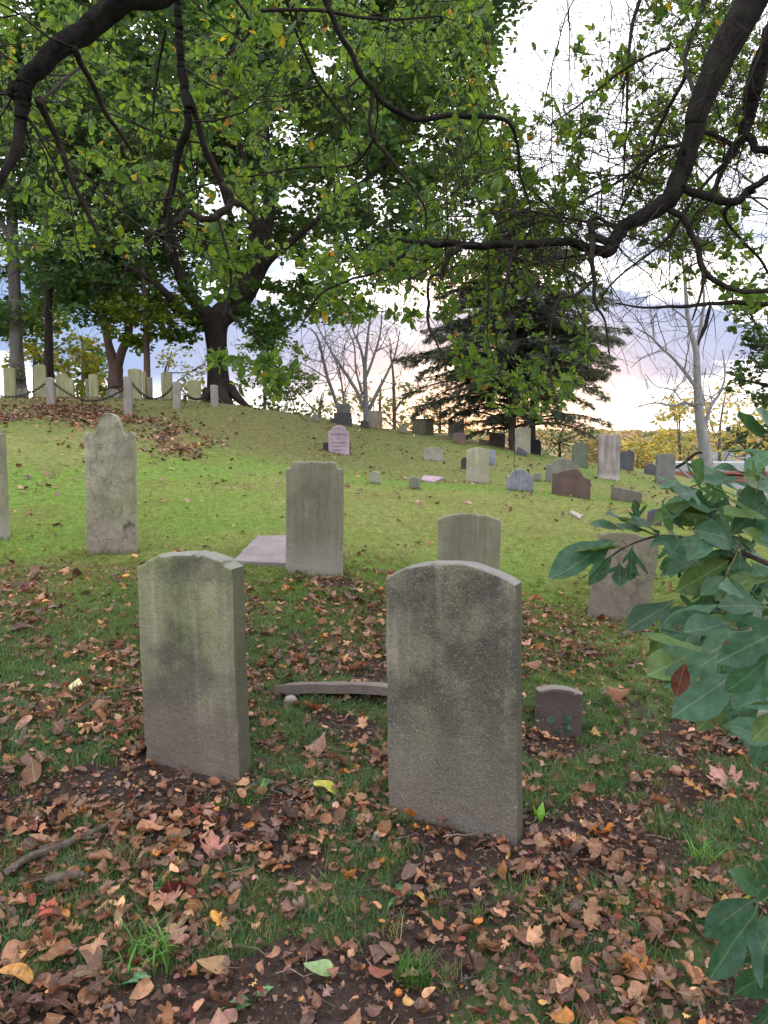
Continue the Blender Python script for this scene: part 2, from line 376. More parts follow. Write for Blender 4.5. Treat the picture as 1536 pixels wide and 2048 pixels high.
# far wooded hills: leafy clumps, one tone per tree, so that the ridge has a ragged skyline
mb = MB(); nt = 900; az = rng.uniform(R(5), R(33), nt); rd = rng.uniform(200, 430, nt)
hx = np.sin(az)*rd; hy = np.cos(az)*rd; hzv = g(hx, hy, False)
pal = np.array([(.36, .29, .14), (.42, .31, .14), (.27, .26, .15), (.22, .24, .14), (.38, .26, .14)])  # paled tones: distance haze put into the leaf colours
per = 52; ix = np.repeat(np.arange(nt), per); k = len(ix); d_ = rng.normal(size=(k, 3)); d_ /= np.linalg.norm(d_, axis=1)[:, None]
tr = rng.uniform(2.2, 4.4, nt)[ix]; pos = np.c_[hx[ix], hy[ix], hzv[ix]+1.5]+d_*tr[:, None]*rng.uniform(.5, 1, (k, 1))*[1, 1, .8]
V3 = np.array([[0, -.5, 0], [.42, -.12, .10], [.25, .35, .02], [0, .55, .12], [-.3, .30, 0], [-.40, -.15, .14]]); Fq = np.array([[0, 1, 2], [0, 2, 3], [0, 3, 4], [0, 4, 5]])
th = rng.uniform(0, 6.28, (k, 3)); c0, s0 = np.cos(th), np.sin(th); ax = np.stack([c0[:, 0]*c0[:, 1], s0[:, 0], -c0[:, 0]*s0[:, 1]], -1); by_ = np.cross(ax, d_+.01); by_ /= np.linalg.norm(by_, axis=1)[:, None]
Rm = np.stack([ax, by_, np.cross(ax, by_)], -1)
W = np.einsum('kij,vj->kvi', Rm, V3)*rng.uniform(1.2, 2.6, k)[:, None, None]+pos[:, None, :]
mb.add(W.reshape(-1, 3), (Fq[None]+(np.arange(k)*6)[:, None, None]).reshape(-1, 3), np.repeat(pal[rng.integers(0, 5, nt)][ix]*rng.uniform(.8, 1.2, (k, 1)), 6, 0), np.tile([.3, .8], (k*6, 1)))
MLF = leaf_mat('distant_foliage', .25, .8)
link('hill_woods', mb.mesh('hill_woods', MLF), kind='stuff', label='distant wooded ridge turning orange and yellow under the bright sky')

# ------------------------------------------------------------------ gravestones
US = np.unique(np.r_[0, .004, .012, .03, np.linspace(.05, .95, 61), .97, .988, .996, 1])
def prof(pts): p = np.array(pts, float); return lambda u: np.interp(u, p[:, 0], p[:, 1])
def arch(rise, pw=2.): return lambda u: 1-rise*np.abs(2*u-1)**pw
def notch(w, d): 
    def f(u):
        e = np.minimum(u, 1-u); r = np.clip(e/w, 0, 1)
        return 1-d*(1-sst(.55, 1.0, r))-.03*d*(1-r)
    return f
def shoulder(w, s):
    def f(u):
        e = np.minimum(u, 1-u); k = np.clip((e-w)/(.5-w), 0, 1)
        return np.where(e < w, s+.012*np.sin(np.clip(e/w, 0, 1)*3.14), s+.02+(1-s-.02)*np.sqrt(np.clip(1-(1-k)**2, 0, 1)))
    return f
def tympanum(u):          # round head on an ogee neck, small rounded ears
    e = np.minimum(u, 1-u)
    px_ = [0, .03, .08, .11, .135, .17, .20, .24, .265, .285, .31, .36, .42, .5]
    py_ = [.845, .864, .868, .855, .828, .836, .852, .874, .905, .945, .968, .987, .997, 1]
    return np.interp(e, px_, py_)
def stone_mesh(name, w, h, t, top, mat, seed=0, rough=.004, scar=0., edge=.012, bury=.25, taper=0.):
    """slab with rounded edges; x across, z up from the turf, front faces -y"""
    us = US.copy()
    ed = np.array([0, edge*.15, edge*.5, edge])/h
    vsx = np.unique(np.r_[np.linspace(-bury/h, .03, 5), np.linspace(.06, .985-ed[-1], max(14, int(80*min(1, h/w/1.6)))), 1-ed])
    nu, nv = len(us), len(vsx)
    U, Vv = np.meshgrid(us, vsx); tp = top(U)
    tp = tp*(1+ (fbm(U*9, U*0+seed, seed, 3)-.5)*rough*2)
    Xc = (U-.5)*w*(1-taper*np.clip(1-Vv, 0, 1)*-1); Zc = np.where(Vv > 0, Vv*tp, Vv)*h
    ex = np.minimum(U, 1-U)*w; ez = (tp*h-Zc)
    e = np.clip(np.minimum(ex, ez)/edge, 0, 1); rd = edge*(1-np.sqrt(1-(1-e)**2))
    nz = (fbm(Xc*7+seed*3, Zc*7+seed, seed, 5)-.5); big = (fbm(Xc*2.2+seed, Zc*2.2, seed+5, 3)-.5)
    disp = rough*2.2*nz+rough*1.5*big
    if scar:
        q = fbm(Xc*3.2+Zc*1.6+seed, Zc*1.7-Xc*1.2, seed+9, 4)
        ridge = sst(.50, .54, q)*1.0+1.2*(fbm(Xc*10+Zc*7, Zc*7-Xc*5, seed+3, 4)-.5)
        band = np.exp(-((Xc/w-.28*np.sin(Zc/h*5+1.))/.25)**2)*sst(.02, .2, Zc/h)
        disp = disp+scar*ridge*np.clip(band+.25, 0, 1)
    chip = np.clip((fbm(Xc*14+9, Zc*14+seed, seed+2, 3)-.60)*6, 0, 1)*(1-e)*edge*.9
    Yf = -t/2+rd+disp*np.clip(e+.3, 0, 1)+chip; Yb = t/2-rd+.5*disp
    wob = (fbm(Zc*6, U*0+3+seed, seed+1, 3)-.5)*rough*1.5
    Vf = np.stack([Xc+wob, Yf, Zc-chip*.6], -1).reshape(-1, 3); Vb = np.stack([Xc+wob, Yb, Zc-chip*.3], -1).reshape(-1, 3)
    i = np.arange(nv-1)[:, None]*nu; j = np.arange(nu-1)[None, :]
    Ff = np.stack([i+j, i+j+1, i+nu+j+1, i+nu+j], -1).reshape(-1, 4); o2 = nu*nv; Fb = Ff[:, ::-1]+o2
    loop = list(range(0, nv*nu, nu))+[(nv-1)*nu+k for k in range(1, nu)]+[k*nu+nu-1 for k in range(nv-2, -1, -1)]
    S = np.array([[loop[k+1], loop[k], loop[k]+o2, loop[k+1]+o2] for k in range(len(loop)-1)])[:, ::-1]
    return mk_mesh(name, np.vstack([Vf, Vb]), np.vstack([Ff, Fb, S]), mat, smooth=np.r_[np.ones(len(Ff)+len(Fb), bool), np.zeros(len(S), bool)])
GS = []
def stone(label, xl, xr, top, base, Y, mat, pr, name='gravestone', cat='gravestone', rot=0, t=.07, roll=0, pitch=0, seed=None, group=None, kids=False, **kw):
    seed = len(GS)+1 if seed is None else seed
    p = hit((xl+xr)/2, base, Y); Yy = p[1]
    az = math.atan2(p[0], Yy); eff = R(rot); rot = -rot; eff = abs(eff); eff = R(-rot)
    apx = (xr-xl)/FPX*Yy
    ta = p[0]/Yy; w = max(.06, (apx-t*abs(math.sin(eff)+math.cos(eff)*ta))/max(.3, math.cos(eff)-math.sin(eff)*ta))
    zt = P((xl+xr)/2, top, Yy)[2]; h = zt-p[2]
    me = stone_mesh(name, w, h, t, pr, mat, seed, **kw)
    if kids: ob = thing(name, label, cat, p, group); link(kids, me, ob)
    else:
        ob = link(name, me, None, p, label=label, category=cat)
        if group: ob['group'] = group
    ob.rotation_euler = (R(pitch), R(roll), R(rot))
    GS.append((p, w, t, R(rot))); ob['w'] = w; ob['h'] = h
    return ob

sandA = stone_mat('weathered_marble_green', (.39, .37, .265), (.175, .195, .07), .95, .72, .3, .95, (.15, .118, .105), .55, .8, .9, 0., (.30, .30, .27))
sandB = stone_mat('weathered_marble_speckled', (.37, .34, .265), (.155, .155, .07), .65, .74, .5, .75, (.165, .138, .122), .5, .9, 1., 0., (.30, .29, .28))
marW = stone_mat('pale_marble', (.40, .37, .28), (.25, .25, .15), .5, .12, .25, .35, (.33, .28, .25), .35, .5, 1.)
marG = stone_mat('grey_marble', (.32, .30, .225), (.18, .185, .095), .55, .35, .3, .65, (.3, .27, .24), .3, .5, 1.)
hillM = stone_mat('hill_marble', (.31, .30, .175), (.21, .225, .095), .6, .10, .2, .5, None, .3, .4, 1.)
pinkM = stone_mat('pink_marble', (.40, .30, .36), (.33, .26, .28), .3, .04, .1, .15, None, .3, .3, 1.)
pinkG = stone_mat('pinkish_streaked_stone', (.38, .32, .32), (.25, .22, .2), .4, .15, .2, .9, (.42, .38, .36), .18, .5, 1.)
brownM = stone_mat('brownstone', (.165, .10, .095), (.11, .085, .07), .5, .35, .15, .25, None, .3, .8, 1.)
slateM = stone_mat('dark_slate', (.105, .105, .125), (.07, .075, .08), .4, .3, .1, .2, None, .3, .6, 1.)
blueM = stone_mat('blue_grey_slate', (.27, .28, .34), (.17, .18, .21), .6, .35, .5, .3, None, .3, .7, 1.3)
greyM = stone_mat('grey_lichened_stone', (.24, .235, .21), (.17, .19, .13), .6, .30, .3, .4, None, .3, .6, 1.)
darkM = stone_mat('dark_granite', (.055, .05, .055), (.04, .04, .04), .3, .1, .1, .1, None, .3, .3, 1.)
tanM = stone_mat('tan_stone', (.25, .215, .16), (.17, .16, .10), .5, .2, .2, .5, None, .3, .5, 1.)
blackM = stone_mat('near_black_slate', (.022, .022, .032), (.03, .03, .035), .3, .1, .05, .1, None, .3, .3, 1.)

# two nearest stones
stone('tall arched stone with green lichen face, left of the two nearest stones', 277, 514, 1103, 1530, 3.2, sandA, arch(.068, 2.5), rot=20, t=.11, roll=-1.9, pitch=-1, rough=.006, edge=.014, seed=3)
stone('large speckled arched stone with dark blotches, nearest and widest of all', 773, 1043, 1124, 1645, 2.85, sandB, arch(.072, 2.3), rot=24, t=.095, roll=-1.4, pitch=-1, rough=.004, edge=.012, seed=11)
# left and middle of the lawn
stone('slender pale stone with round head, ears and flaked scarred face', 172, 279, 826, 1105, 7.1, stone_mat('flaked_marble', (.38, .35, .265), (.23, .235, .12), .5, .2, .25, .35, (.27, .215, .19), .35, .8, .6, .42), tympanum, rot=2, t=.09, roll=.6, rough=.008, scar=.03, edge=.02, seed=5)
stone('pale notched stone cut by the left edge of the lawn', -62, 23, 857, 1078, 7.4, marG, notch(.14, .045), rot=2, t=.10, seed=6)
stone('tall grey slab with clipped upper corners before the fallen slab', 570, 687, 923, 1150, 6.0, marG, notch(.14, .055), rot=8, t=.07, roll=.8, seed=8)
stone('plain grey arched stone half hidden behind the large speckled stone', 871, 999, 1026, 1222, 5.7, marG, arch(.07, 2.3), rot=5, t=.06, roll=.3, seed=9)
stone('leaning flaked stone behind the leafy shrub, tilted to the right', 1172, 1297, 1066, 1240, 6.3, stone_mat('flaked_tan', (.29, .25, .18), (.15, .15, .09), .5, .2, .3, .3, (.2, .16, .14), .4, .8, .8, .38), arch(.05), rot=4, t=.08, roll=8, pitch=-7, rough=.01, scar=.015, seed=10)
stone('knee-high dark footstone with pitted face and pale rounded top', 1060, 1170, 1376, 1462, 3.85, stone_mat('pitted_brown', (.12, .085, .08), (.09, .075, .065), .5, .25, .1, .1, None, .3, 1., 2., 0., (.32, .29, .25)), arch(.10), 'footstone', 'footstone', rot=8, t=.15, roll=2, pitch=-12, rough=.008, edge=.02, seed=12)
stone('dark low stone partly cut by the right edge below the shrub', 1482, 1570, 1412, 1502, 3.6, greyM, prof([(0, .75), (.3, .95), (.6, 1), (1, .9)]), 'footstone', 'footstone', rot=6, t=.09, roll=-3, seed=13)
# middle distance right
stone('short white-grey footstone with curved top, left of the small pair', 738, 761, 942, 968, 13.5, marG, arch(.14), 'footstone', 'footstone', rot=14, t=.09, seed=14)
stone('short dark-fronted footstone beside the flat pink slab', 817, 841, 953, 979, 13, greyM, arch(.14), 'footstone', 'footstone', rot=14, t=.09, seed=15)
stone('low broken pale stone with stained streaks, alone on the slope', 847, 886, 894, 921, 18.5, marG, prof([(0, .75), (.08, .93), (.5, 1), (.75, .98), (.85, .85), (1, .7)]), 'broken_gravestone', rot=0, t=.08, seed=16)
stone('cream arched marker streaked with green, standing on open lawn', 932, 978, 895, 967, 15.5, marW, arch(.08), rot=5, t=.08, seed=17)
stone('small grey stone peeping out right behind the cream arched marker', 972, 991, 899, 930, 18, blueM, arch(.1), 'footstone', 'footstone', rot=0, t=.07, seed=18)
stone('small dark stone peeping out left behind the cream arched marker', 922, 936, 914, 938, 17.3, darkM, arch(.3), 'footstone', 'footstone', rot=0, t=.07, seed=19)
stone('blue-grey ragged stone with wavy shouldered top, low in the grass', 1012, 1066, 937, 982, 13.5, blueM, prof([(0, .62), (.12, .70), (.2, .86), (.34, .95), (.5, 1), (.66, .96), (.78, .80), (.9, .74), (1, .70)]), rot=2, t=.08, rough=.012, seed=20)
stone('small leaning shard of stone beside the blue-grey ragged stone', 1064, 1080, 945, 962, 15, greyM, prof([(0, .9), (1, 1)]), 'stone_fragment', 'stone fragment', rot=10, t=.08, roll=12, seed=21)
stone('broad lichened stone with round head and square shoulders behind the brownstone', 1090, 1157, 916, 966, 16, greyM, shoulder(.17, .72), rot=3, t=.1, roll=2, seed=22)
stone('broken red-brown stone with its right shoulder swept low', 1103, 1180, 937, 994, 14, brownM, prof([(0, .84), (.12, .83), (.3, .93), (.55, 1), (.66, .98), (.74, .84), (.82, .72), (.9, .66), (1, .63)]), 'broken_gravestone', rot=4, t=.1, roll=1, rough=.01, seed=23)
stone('green-grey stone with evenly rounded top, before the dark bushes', 1143, 1176, 884, 934, 22, stone_mat('green_slate', (.135, .15, .115), (.15, .17, .12), .5, .1, .2, .5, None, .3, .4, 1.), arch(.17, 2.4), rot=4, t=.08, seed=24)
stone('tallest pinkish-grey slab with dark vertical streaks on the right lawn', 1194, 1239, 869, 959, 20, pinkG, notch(.08, .02), rot=3, t=.16, seed=25)
stone('dark slate with broken peaked top, behind the streaked slab', 1236, 1267, 897, 940, 25, slateM, prof([(0, .80), (.3, .88), (.5, .86), (.62, 1), (.7, .93), (.85, .90), (1, .80)]), 'broken_gravestone', rot=5, t=.1, roll=2, seed=26)
stone('small round-topped dark stone touching the notched grey slab', 1288, 1312, 927, 949, 27, slateM, arch(.3), 'footstone', 'footstone', rot=0, t=.1, seed=27)
stone('grey slab with notched corners nearest to the bare pale tree', 1309, 1349, 907, 970, 21, stone_mat('mid_grey', (.19, .185, .18), (.15, .155, .14), .4, .1, .2, .4, None, .3, .4, 1.), notch(.14, .05), rot=3, t=.1, roll=.5, seed=28)
stone('low wide stone stump with top sloping to the right', 1221, 1283, 973, 1004, 15, stone_mat('stump_stone', (.20, .165, .15), (.13, .12, .1), .5, .25, .3, .3, None, .3, .7, 1.), prof([(0, 1), (.08, .99), (.5, .82), (1, .62)]), 'broken_gravestone', rot=6, t=.12, roll=1, seed=29)
stone('low brown stone stump glimpsed between the shrub leaves', 1341, 1396, 991, 1018, 14, brownM, prof([(0, .72), (.3, .9), (.75, 1), (1, .92)]), 'broken_gravestone', rot=0, t=.12, seed=30)
stone('small dark footstone hidden among the upper shrub leaves', 1292, 1324, 1017, 1050, 11, slateM, arch(.2), 'footstone', 'footstone', rot=0, t=.08, roll=4, seed=31)
# crest, middle
pk = stone('pink shouldered stone with round head and carved memorial lines', 657, 699, 851, 908, 18.5, pinkM, shoulder(.15, .80), 'inscribed_gravestone', rot=2, t=.08, seed=32, kids='slab', rough=.001)
stone('dark slate standing close behind the pink inscribed stone', 646, 701, 884, 905, 19.2, darkM, prof([(0, .95), (1, 1)]), rot=0, t=.07, seed=33)
stone('small grey round-topped stone left of the stepped monument', 624, 638, 827, 843, 26, greyM, arch(.2), 'footstone', 'footstone', t=.1, seed=34)
stone('dark round-topped stone between the stepped monument and the tan slab', 721, 738, 840, 856, 28, darkM, arch(.35), 'footstone', 'footstone', t=.1, seed=35)
stone('upright tan flat-topped slab on the crest before the bare trees', 737, 765, 821, 857, 28, tanM, prof([(0, 1), (1, .98)]), rot=0, t=.12, seed=36)
stone('stubby dark stone, wider at the top, alone right of the tan slab', 797, 815, 851, 867, 25, tanM, prof([(0, .95), (.5, 1), (1, .92)]), 'footstone', 'footstone', t=.12, taper=-.25, seed=37)
stone('tall hazy mauve slab on the crest at the edge of the sunset', 896, 928, 837, 874, 30, pinkG, prof([(0, 1), (.15, .98), (.28, .86), (.5, .83), (.72, .9), (.85, 1), (1, 1)]), t=.12, seed=38)
stone('small reddish-brown stone with arched top below the mauve slab', 905, 931, 865, 888, 22, brownM, arch(.16), 'footstone', 'footstone', t=.1, seed=39)
stone('long low pale stone lying along the crest', 957, 990, 878, 889, 27, marG, prof([(0, 1), (.5, .8), (1, .6)]), 'low_stone', 'stone', t=.15, seed=40)
stone('rust-brown broken slab on the crest left of the evergreen trunk', 978, 1010, 863, 893, 26, brownM, prof([(0, 1), (.25, .94), (1, .86)]), 'broken_gravestone', t=.1, seed=41)
stone('tall white slab against the foot of the evergreen', 1028, 1061, 855, 906, 24, marW, arch(.03), t=.1, seed=42)
stone('thin dark slab fallen aslant before the tall white slab', 1031, 1053, 896, 911, 23, slateM, prof([(0, 1), (.5, .9), (1, .6)]), 'fallen_slab', 'stone slab', t=.12, roll=14, seed=43)
stone('black round-headed stone right of the tall white slab', 1061, 1082, 879, 909, 25, blackM, shoulder(.1, .82), t=.1, seed=44)
# hilltop group inside the chain fence
H = [(8, 34, 735, 794, 21.5, 'olive-pale slab with arched top by the first tree trunk, leftmost of the fenced stones', arch(.05), 2),
     (69, 95, 729, 793, 22, 'tallest olive-pale slab before the slim second tree trunk', arch(.04), 0),
     (112, 140, 747, 790, 24, 'olive slab with notched corners, rear one of an overlapping pair', notch(.16, .08), 0),
     (126, 150, 756, 794, 22, 'pale rounded slab standing before the olive notched slab', arch(.12), 0),
     (171, 180, 758, 791, 23.5, 'narrow grey slab close left of a pale slab behind the chain', prof([(0, 1), (1, 1)]), 0),
     (178, 198, 748, 794, 22, 'narrow pale slab with rounded top left of the forked trunk', arch(.06), 0),
     (257, 285, 737, 800, 21.5, 'broad pale slab directly behind the nearest granite post', arch(.04), 6),
     (285, 294, 743, 797, 22.5, 'thin olive slab seen edge-on beside the broad pale slab', prof([(0, 1), (1, 1)]), 0),
     (294, 306, 755, 796, 23, 'dark brown narrow slab at the foot of the reddish trunk', prof([(0, 1), (1, 1)]), 0),
     (323, 346, 744, 800, 22, 'pale slab with arched top under the sagging third chain span', arch(.05), 0),
     (375, 403, 760, 805, 21.5, 'pale greenish slab nearest to the foot of the big maple', arch(.06), 0)]
for k, (a_, b_, tp, bs, Yk, lb, pr, rt) in enumerate(H):
    stone(lb, a_, b_, tp, bs, Yk, tanM if 'dark brown' in lb else (greyM if 'grey' in lb else hillM), pr, rot=rt, t=.10, seed=50+k, group='stones inside the chain fence')
stone('knee-high white marker peg right of the leftmost fenced slab', 34, 44, 778, 793, 21.3, marW, arch(.1), 'footstone', 'footstone', t=.15, seed=70)
stone('small round grey stone at the foot of the first tree trunk', 44, 58, 776, 790, 23, greyM, arch(.35), 'footstone', 'footstone', t=.12, seed=71)
stone('low wide grey stone before the forked trunk', 212, 240, 778, 794, 22.5, greyM, arch(.3), 'footstone', 'footstone', t=.12, seed=72)
stone('tiny dark footstone between two pale slabs near the third post', 366, 374, 789, 801, 22.5, darkM, arch(.2), 'footstone', 'footstone', t=.12, seed=73)

# worn inscription on the pink stone
inkM = plain('worn_letter_cuts', (.12, .07, .10), .9)
def text_obj(s, size, x, z, par, y):
    cu = bpy.data.curves.new('inscription', 'FONT'); cu.body = s; cu.size = size; cu.align_x = 'CENTER'; cu.extrude = .0015; cu.shear = .15
    to = bpy.data.objects.new('tmp', cu); COL.objects.link(to); dg = bpy.context.evaluated_depsgraph_get()
    me = bpy.data.meshes.new_from_object(to.evaluated_get(dg)); bpy.data.objects.remove(to)
    me.materials.clear(); me.materials.append(inkM)
    o = link('inscription', me, par); o.location = (x, y, z); o.rotation_euler = (R(90), 0, 0); return o
hh = pk['h']; ww = pk['w']
text_obj('In Memory', .085, 0, hh*.66, pk, -.0425)
text_obj('of', .075, -.02, hh*.52, pk, -.0425)
mb = MB(); rr = random.Random(4)
for zf, a_, b_ in ((.40, -.36, .36), (.27, -.33, .33), (.14, -.28, .3)):     # the further lines are worn past reading: short shallow cuts
    x = a_*ww
    while x < b_*ww:
        l = rr.uniform(.012, .03); mb.box((x, -.0425, hh*zf+rr.uniform(-.004, .01)), (l*.45, .003, rr.uniform(.012, .035))); x += l*rr.choice([1, 1, 1, 2.2])
for a_ in np.linspace(.35, 2.79, 12): mb.box((math.cos(a_)*ww*.2, -.0425, hh*.80+math.sin(a_)*hh*.12), (.02, .003, .008))
link('worn_lines', mb.mesh('worn_lines', inkM), pk)

# stepped dark monument: two plinths and a block
def block_mesh(name, w, d, h, mat, bev=.03, seed=0):
    n = 9; us = np.linspace(0, 1, n); mb = MB()
    me = stone_mesh(name, w, h, d, prof([(0, 1), (1, 1)]), mat, seed, rough=.004, edge=bev, bury=.02)
    return me
p = hit(683, 848, 28); Yy = p[1]; ppm = FPX/Yy
mo = thing('stepped_monument', 'dark granite monument, block on two stepped plinths, alone on the crest', 'monument', p)
h1, h2, h3 = 11/ppm, 11/ppm, 18/ppm
o = link('lower_plinth', stone_mesh('lower_plinth', 42/ppm, h1, .55, prof([(0, 1), (1, 1)]), darkM, 1, bury=.3), mo)
o = link('upper_plinth', stone_mesh('upper_plinth', 34/ppm, h2, .45, prof([(0, 1), (1, 1)]), darkM, 2, bury=.0), mo, (.04, 0, h1))
o = link('die_block', stone_mesh('die_block', 26/ppm, h3, .34, prof([(0, .92), (.1, 1), (.9, 1), (1, .92)]), stone_mat('die_granite', (.11, .10, .10), (.08, .08, .07), .3, .1, .2, .1, None, .3, .3, 1.), 3, bury=.0), mo, (.06, 0, h1+h2))
p = hit(846, 868, 26.5); ppm = FPX/p[1]
tb = thing('block_monument', 'thick squared granite block turned corner-on, light front and dark side', 'monument', p, None, (0, 0, R(-35)))
link('block', stone_mesh('block', 31/ppm, 27/ppm, .55, prof([(0, 1), (1, 1)]), tanM, 4), tb)
# granite block has a thin cap course
link('cap', stone_mesh('cap', 32.5/ppm, .05, .58, prof([(0, 1), (1, 1)]), darkM, 5, bury=0.), tb, (0, 0, 27/ppm))

# fallen slabs
slab_bow = 0.
def slab(label, corners, t, mat, name='fallen_slab', tilt=None, seed=0, rough=.006):
    """corners: four ground points in order; a broken plate lying on the turf"""
    c = np.array(corners); m0 = c.mean(0); n = 14; mb = MB()
    u = np.linspace(0, 1, n); Ug, Vg = np.meshgrid(u, u)
    q = ((1-Ug)*(1-Vg))[..., None]*c[0]+(Ug*(1-Vg))[..., None]*c[1]+(Ug*Vg)[..., None]*c[2]+((1-Ug)*Vg)[..., None]*c[3]
    bd = (Ug < .001)|(Ug > .999)|(Vg < .001)|(Vg > .999)
    j = (fbm(q[..., 0]*9+seed, q[..., 1]*9, seed, 3)-.5)
    q[..., 0] += bd*j*.05; q[..., 1] += bd*(fbm(q[..., 0]*8, q[..., 1]*8+4, seed+2)-.5)*.05
    q[..., 2] -= slab_bow*((Ug-.7)**2)*1.6+slab_bow*.35*np.clip(Ug-.8, 0, 1)*3; q[..., 1] += slab_bow*.6*np.sin(Ug*3.1)
    top_ = q.copy(); top_[..., 2] += t*.5+rough*2*(fbm(q[..., 0]*7, q[..., 1]*7, seed+4)-.5)-bd*.008
    bot = q.copy(); bot[..., 2] -= t*.5
    i = np.arange(n-1)[:, None]*n; jj = np.arange(n-1)[None, :]
    Ff = np.stack([i+jj, i+jj+1, i+n+jj+1, i+n+jj], -1).reshape(-1, 4); o2 = n*n
    lp = list(range(n))+[k*n+n-1 for k in range(1, n)]+[n*n-1-k for k in range(1, n)]+[k*n for k in range(n-2, -1, -1)]
    S = np.array([[lp[k], lp[k+1], lp[k+1]+o2, lp[k]+o2] for k in range(len(lp)-1)])[:, ::-1]
    V = np.vstack([top_.reshape(-1, 3), bot.reshape(-1, 3)])-m0
    return link(name, mk_mesh(name, V, np.vstack([Ff, Ff[:, ::-1]+o2, S]), mat, smooth=False), None, m0, label=label, category='stone slab')
def gp(px, py, Y, dz=0):
    p = hit(px, py, Y); p[2] += dz; return p
slab('pale lilac slab lying flat in the turf left of the clipped-corner stone', [gp(466, 1132, 6.3, .03), gp(590, 1139, 6.2, .03), gp(600, 1083, 7.4, .04), gp(515, 1082, 7.4, .04)], .05,
     stone_mat('lilac_slab', (.28, .24, .255), (.19, .17, .155), .5, .12, .2, .2, None, .3, .6, 1.), seed=4)
a0, b0 = gp(556, 1400, 3.95), gp(800, 1412, 3.9)
slab_bow = .02
slab('narrow broken slab edge showing between the two nearest stones', [a0+[0, 0, .07], b0+[0, -.02, .09], b0+[.02, .24, .02], a0+[.05, .2, .02]], .055, stone_mat('grey_pink_slab', (.20, .16, .145), (.14, .12, .105), .5, .15, .3, .2, None, .3, .6, 1.), seed=6)
slab_bow = 0.
slab('flat pinkish slab level with the grass beside a small footstone', [gp(841, 962, 14, .02), gp(868, 966, 13.8, .02), gp(888, 957, 14.6, .02), gp(848, 953, 15.2, .02)], .04, pinkM, seed=8)
slab('white fragment of stone lying by orange leaves on the right lawn', [gp(1139, 1028, 11.4, .02), gp(1158, 1040, 11, .02), gp(1166, 1034, 11.2, .02), gp(1142, 1024, 11.6, .02)], .03, marW, 'stone_fragment', seed=9)

# ------------------------------------------------------------------ granite posts and chains round the hilltop plot
graM = stone_mat('fence_granite', (.30, .27, .25), (.22, .21, .18), .5, .15, .5, .3, None, .3, .5, 2.)
ironM = plain('rusty_iron', (.035, .03, .03), .6, .6)
posts = [(-60, 800, 755, 21), (103, 810, 755, 19.5), (257, 829, 752, 19), (354, 816, 763, 20.5), (429, 811, 770, 21)]
pb = []
fo = thing('chain_fence', 'square granite posts linked by sagging dark chains round the hilltop plot', 'fence', hit(257, 829, 19))
fl = np.array(fo.location)
for px, by, ty, Yk in posts:
    q = hit(px, by, Yk, .9, 1.15); hh = P(px, ty, q[1])[2]-q[2]
    wpx = .19
    me = stone_mesh('post', wpx, hh, wpx, arch(.03), graM, int(px) % 50+80, rough=.003, edge=.02)
    link('post', me, fo, q-fl, ).rotation_euler = (0, R(rng.uniform(-1.2, 1.2)), R(8)); pb.append((q, hh))
sag = [797-779, 797-766+8, 798-772, 796-776]
for k in range(4):
    (qa, ha), (qb, hb) = pb[k], pb[k+1]
    A = qa+[.09, 0, ha-.14]; B = qb+[-.09, 0, hb-.12 if k != 1 else hb-.3]
    tt = np.linspace(0, 1, 41); sg = .36 if k < 3 else .28
    line = A[None]*(1-tt[:, None])+B[None]*tt[:, None]; line[:, 2] -= 4*sg*tt*(1-tt)
    mb = MB(); m_ = len(line)
    for q in range(m_-1):       # oval links, alternately turned
        c0 = (line[q]+line[q+1])/2; d = line[q+1]-line[q]; L = np.linalg.norm(d); d /= L
        up = np.cross(d, [0, 1, 0.]); up /= np.linalg.norm(up); sd = np.cross(d, up)
        ax = up if q % 2 else sd; th = np.linspace(0, 2*np.pi, 8, endpoint=False)
        ring = c0+np.cos(th)[:, None]*d*L*.68+np.sin(th)[:, None]*ax*.028
        mb.tube(np.vstack([ring, ring[:1]]), .011, 4, cap=False)
    link('chain', mb.mesh('chain', ironM, fl), fo)
# one thin guy cable running off to the right from the last post
qa, ha = pb[4]
cb = MB()
for (ex, ey, z0) in ((505, 822, .45), (470, 812, .3)):
    e_ = hit(ex, ey, 23.5); A = qa+[.09, 0, ha-z0]; tt = np.linspace(0, 1, 12)[:, None]; cb.tube(A*(1-tt)+(e_+[0, 0, .04])*tt-np.array([0, 0, .12])*4*tt*(1-tt), .008, 4)
link('cable', cb.mesh('cable', plain('cable_grey', (.3, .28, .26), .5), fl), fo)

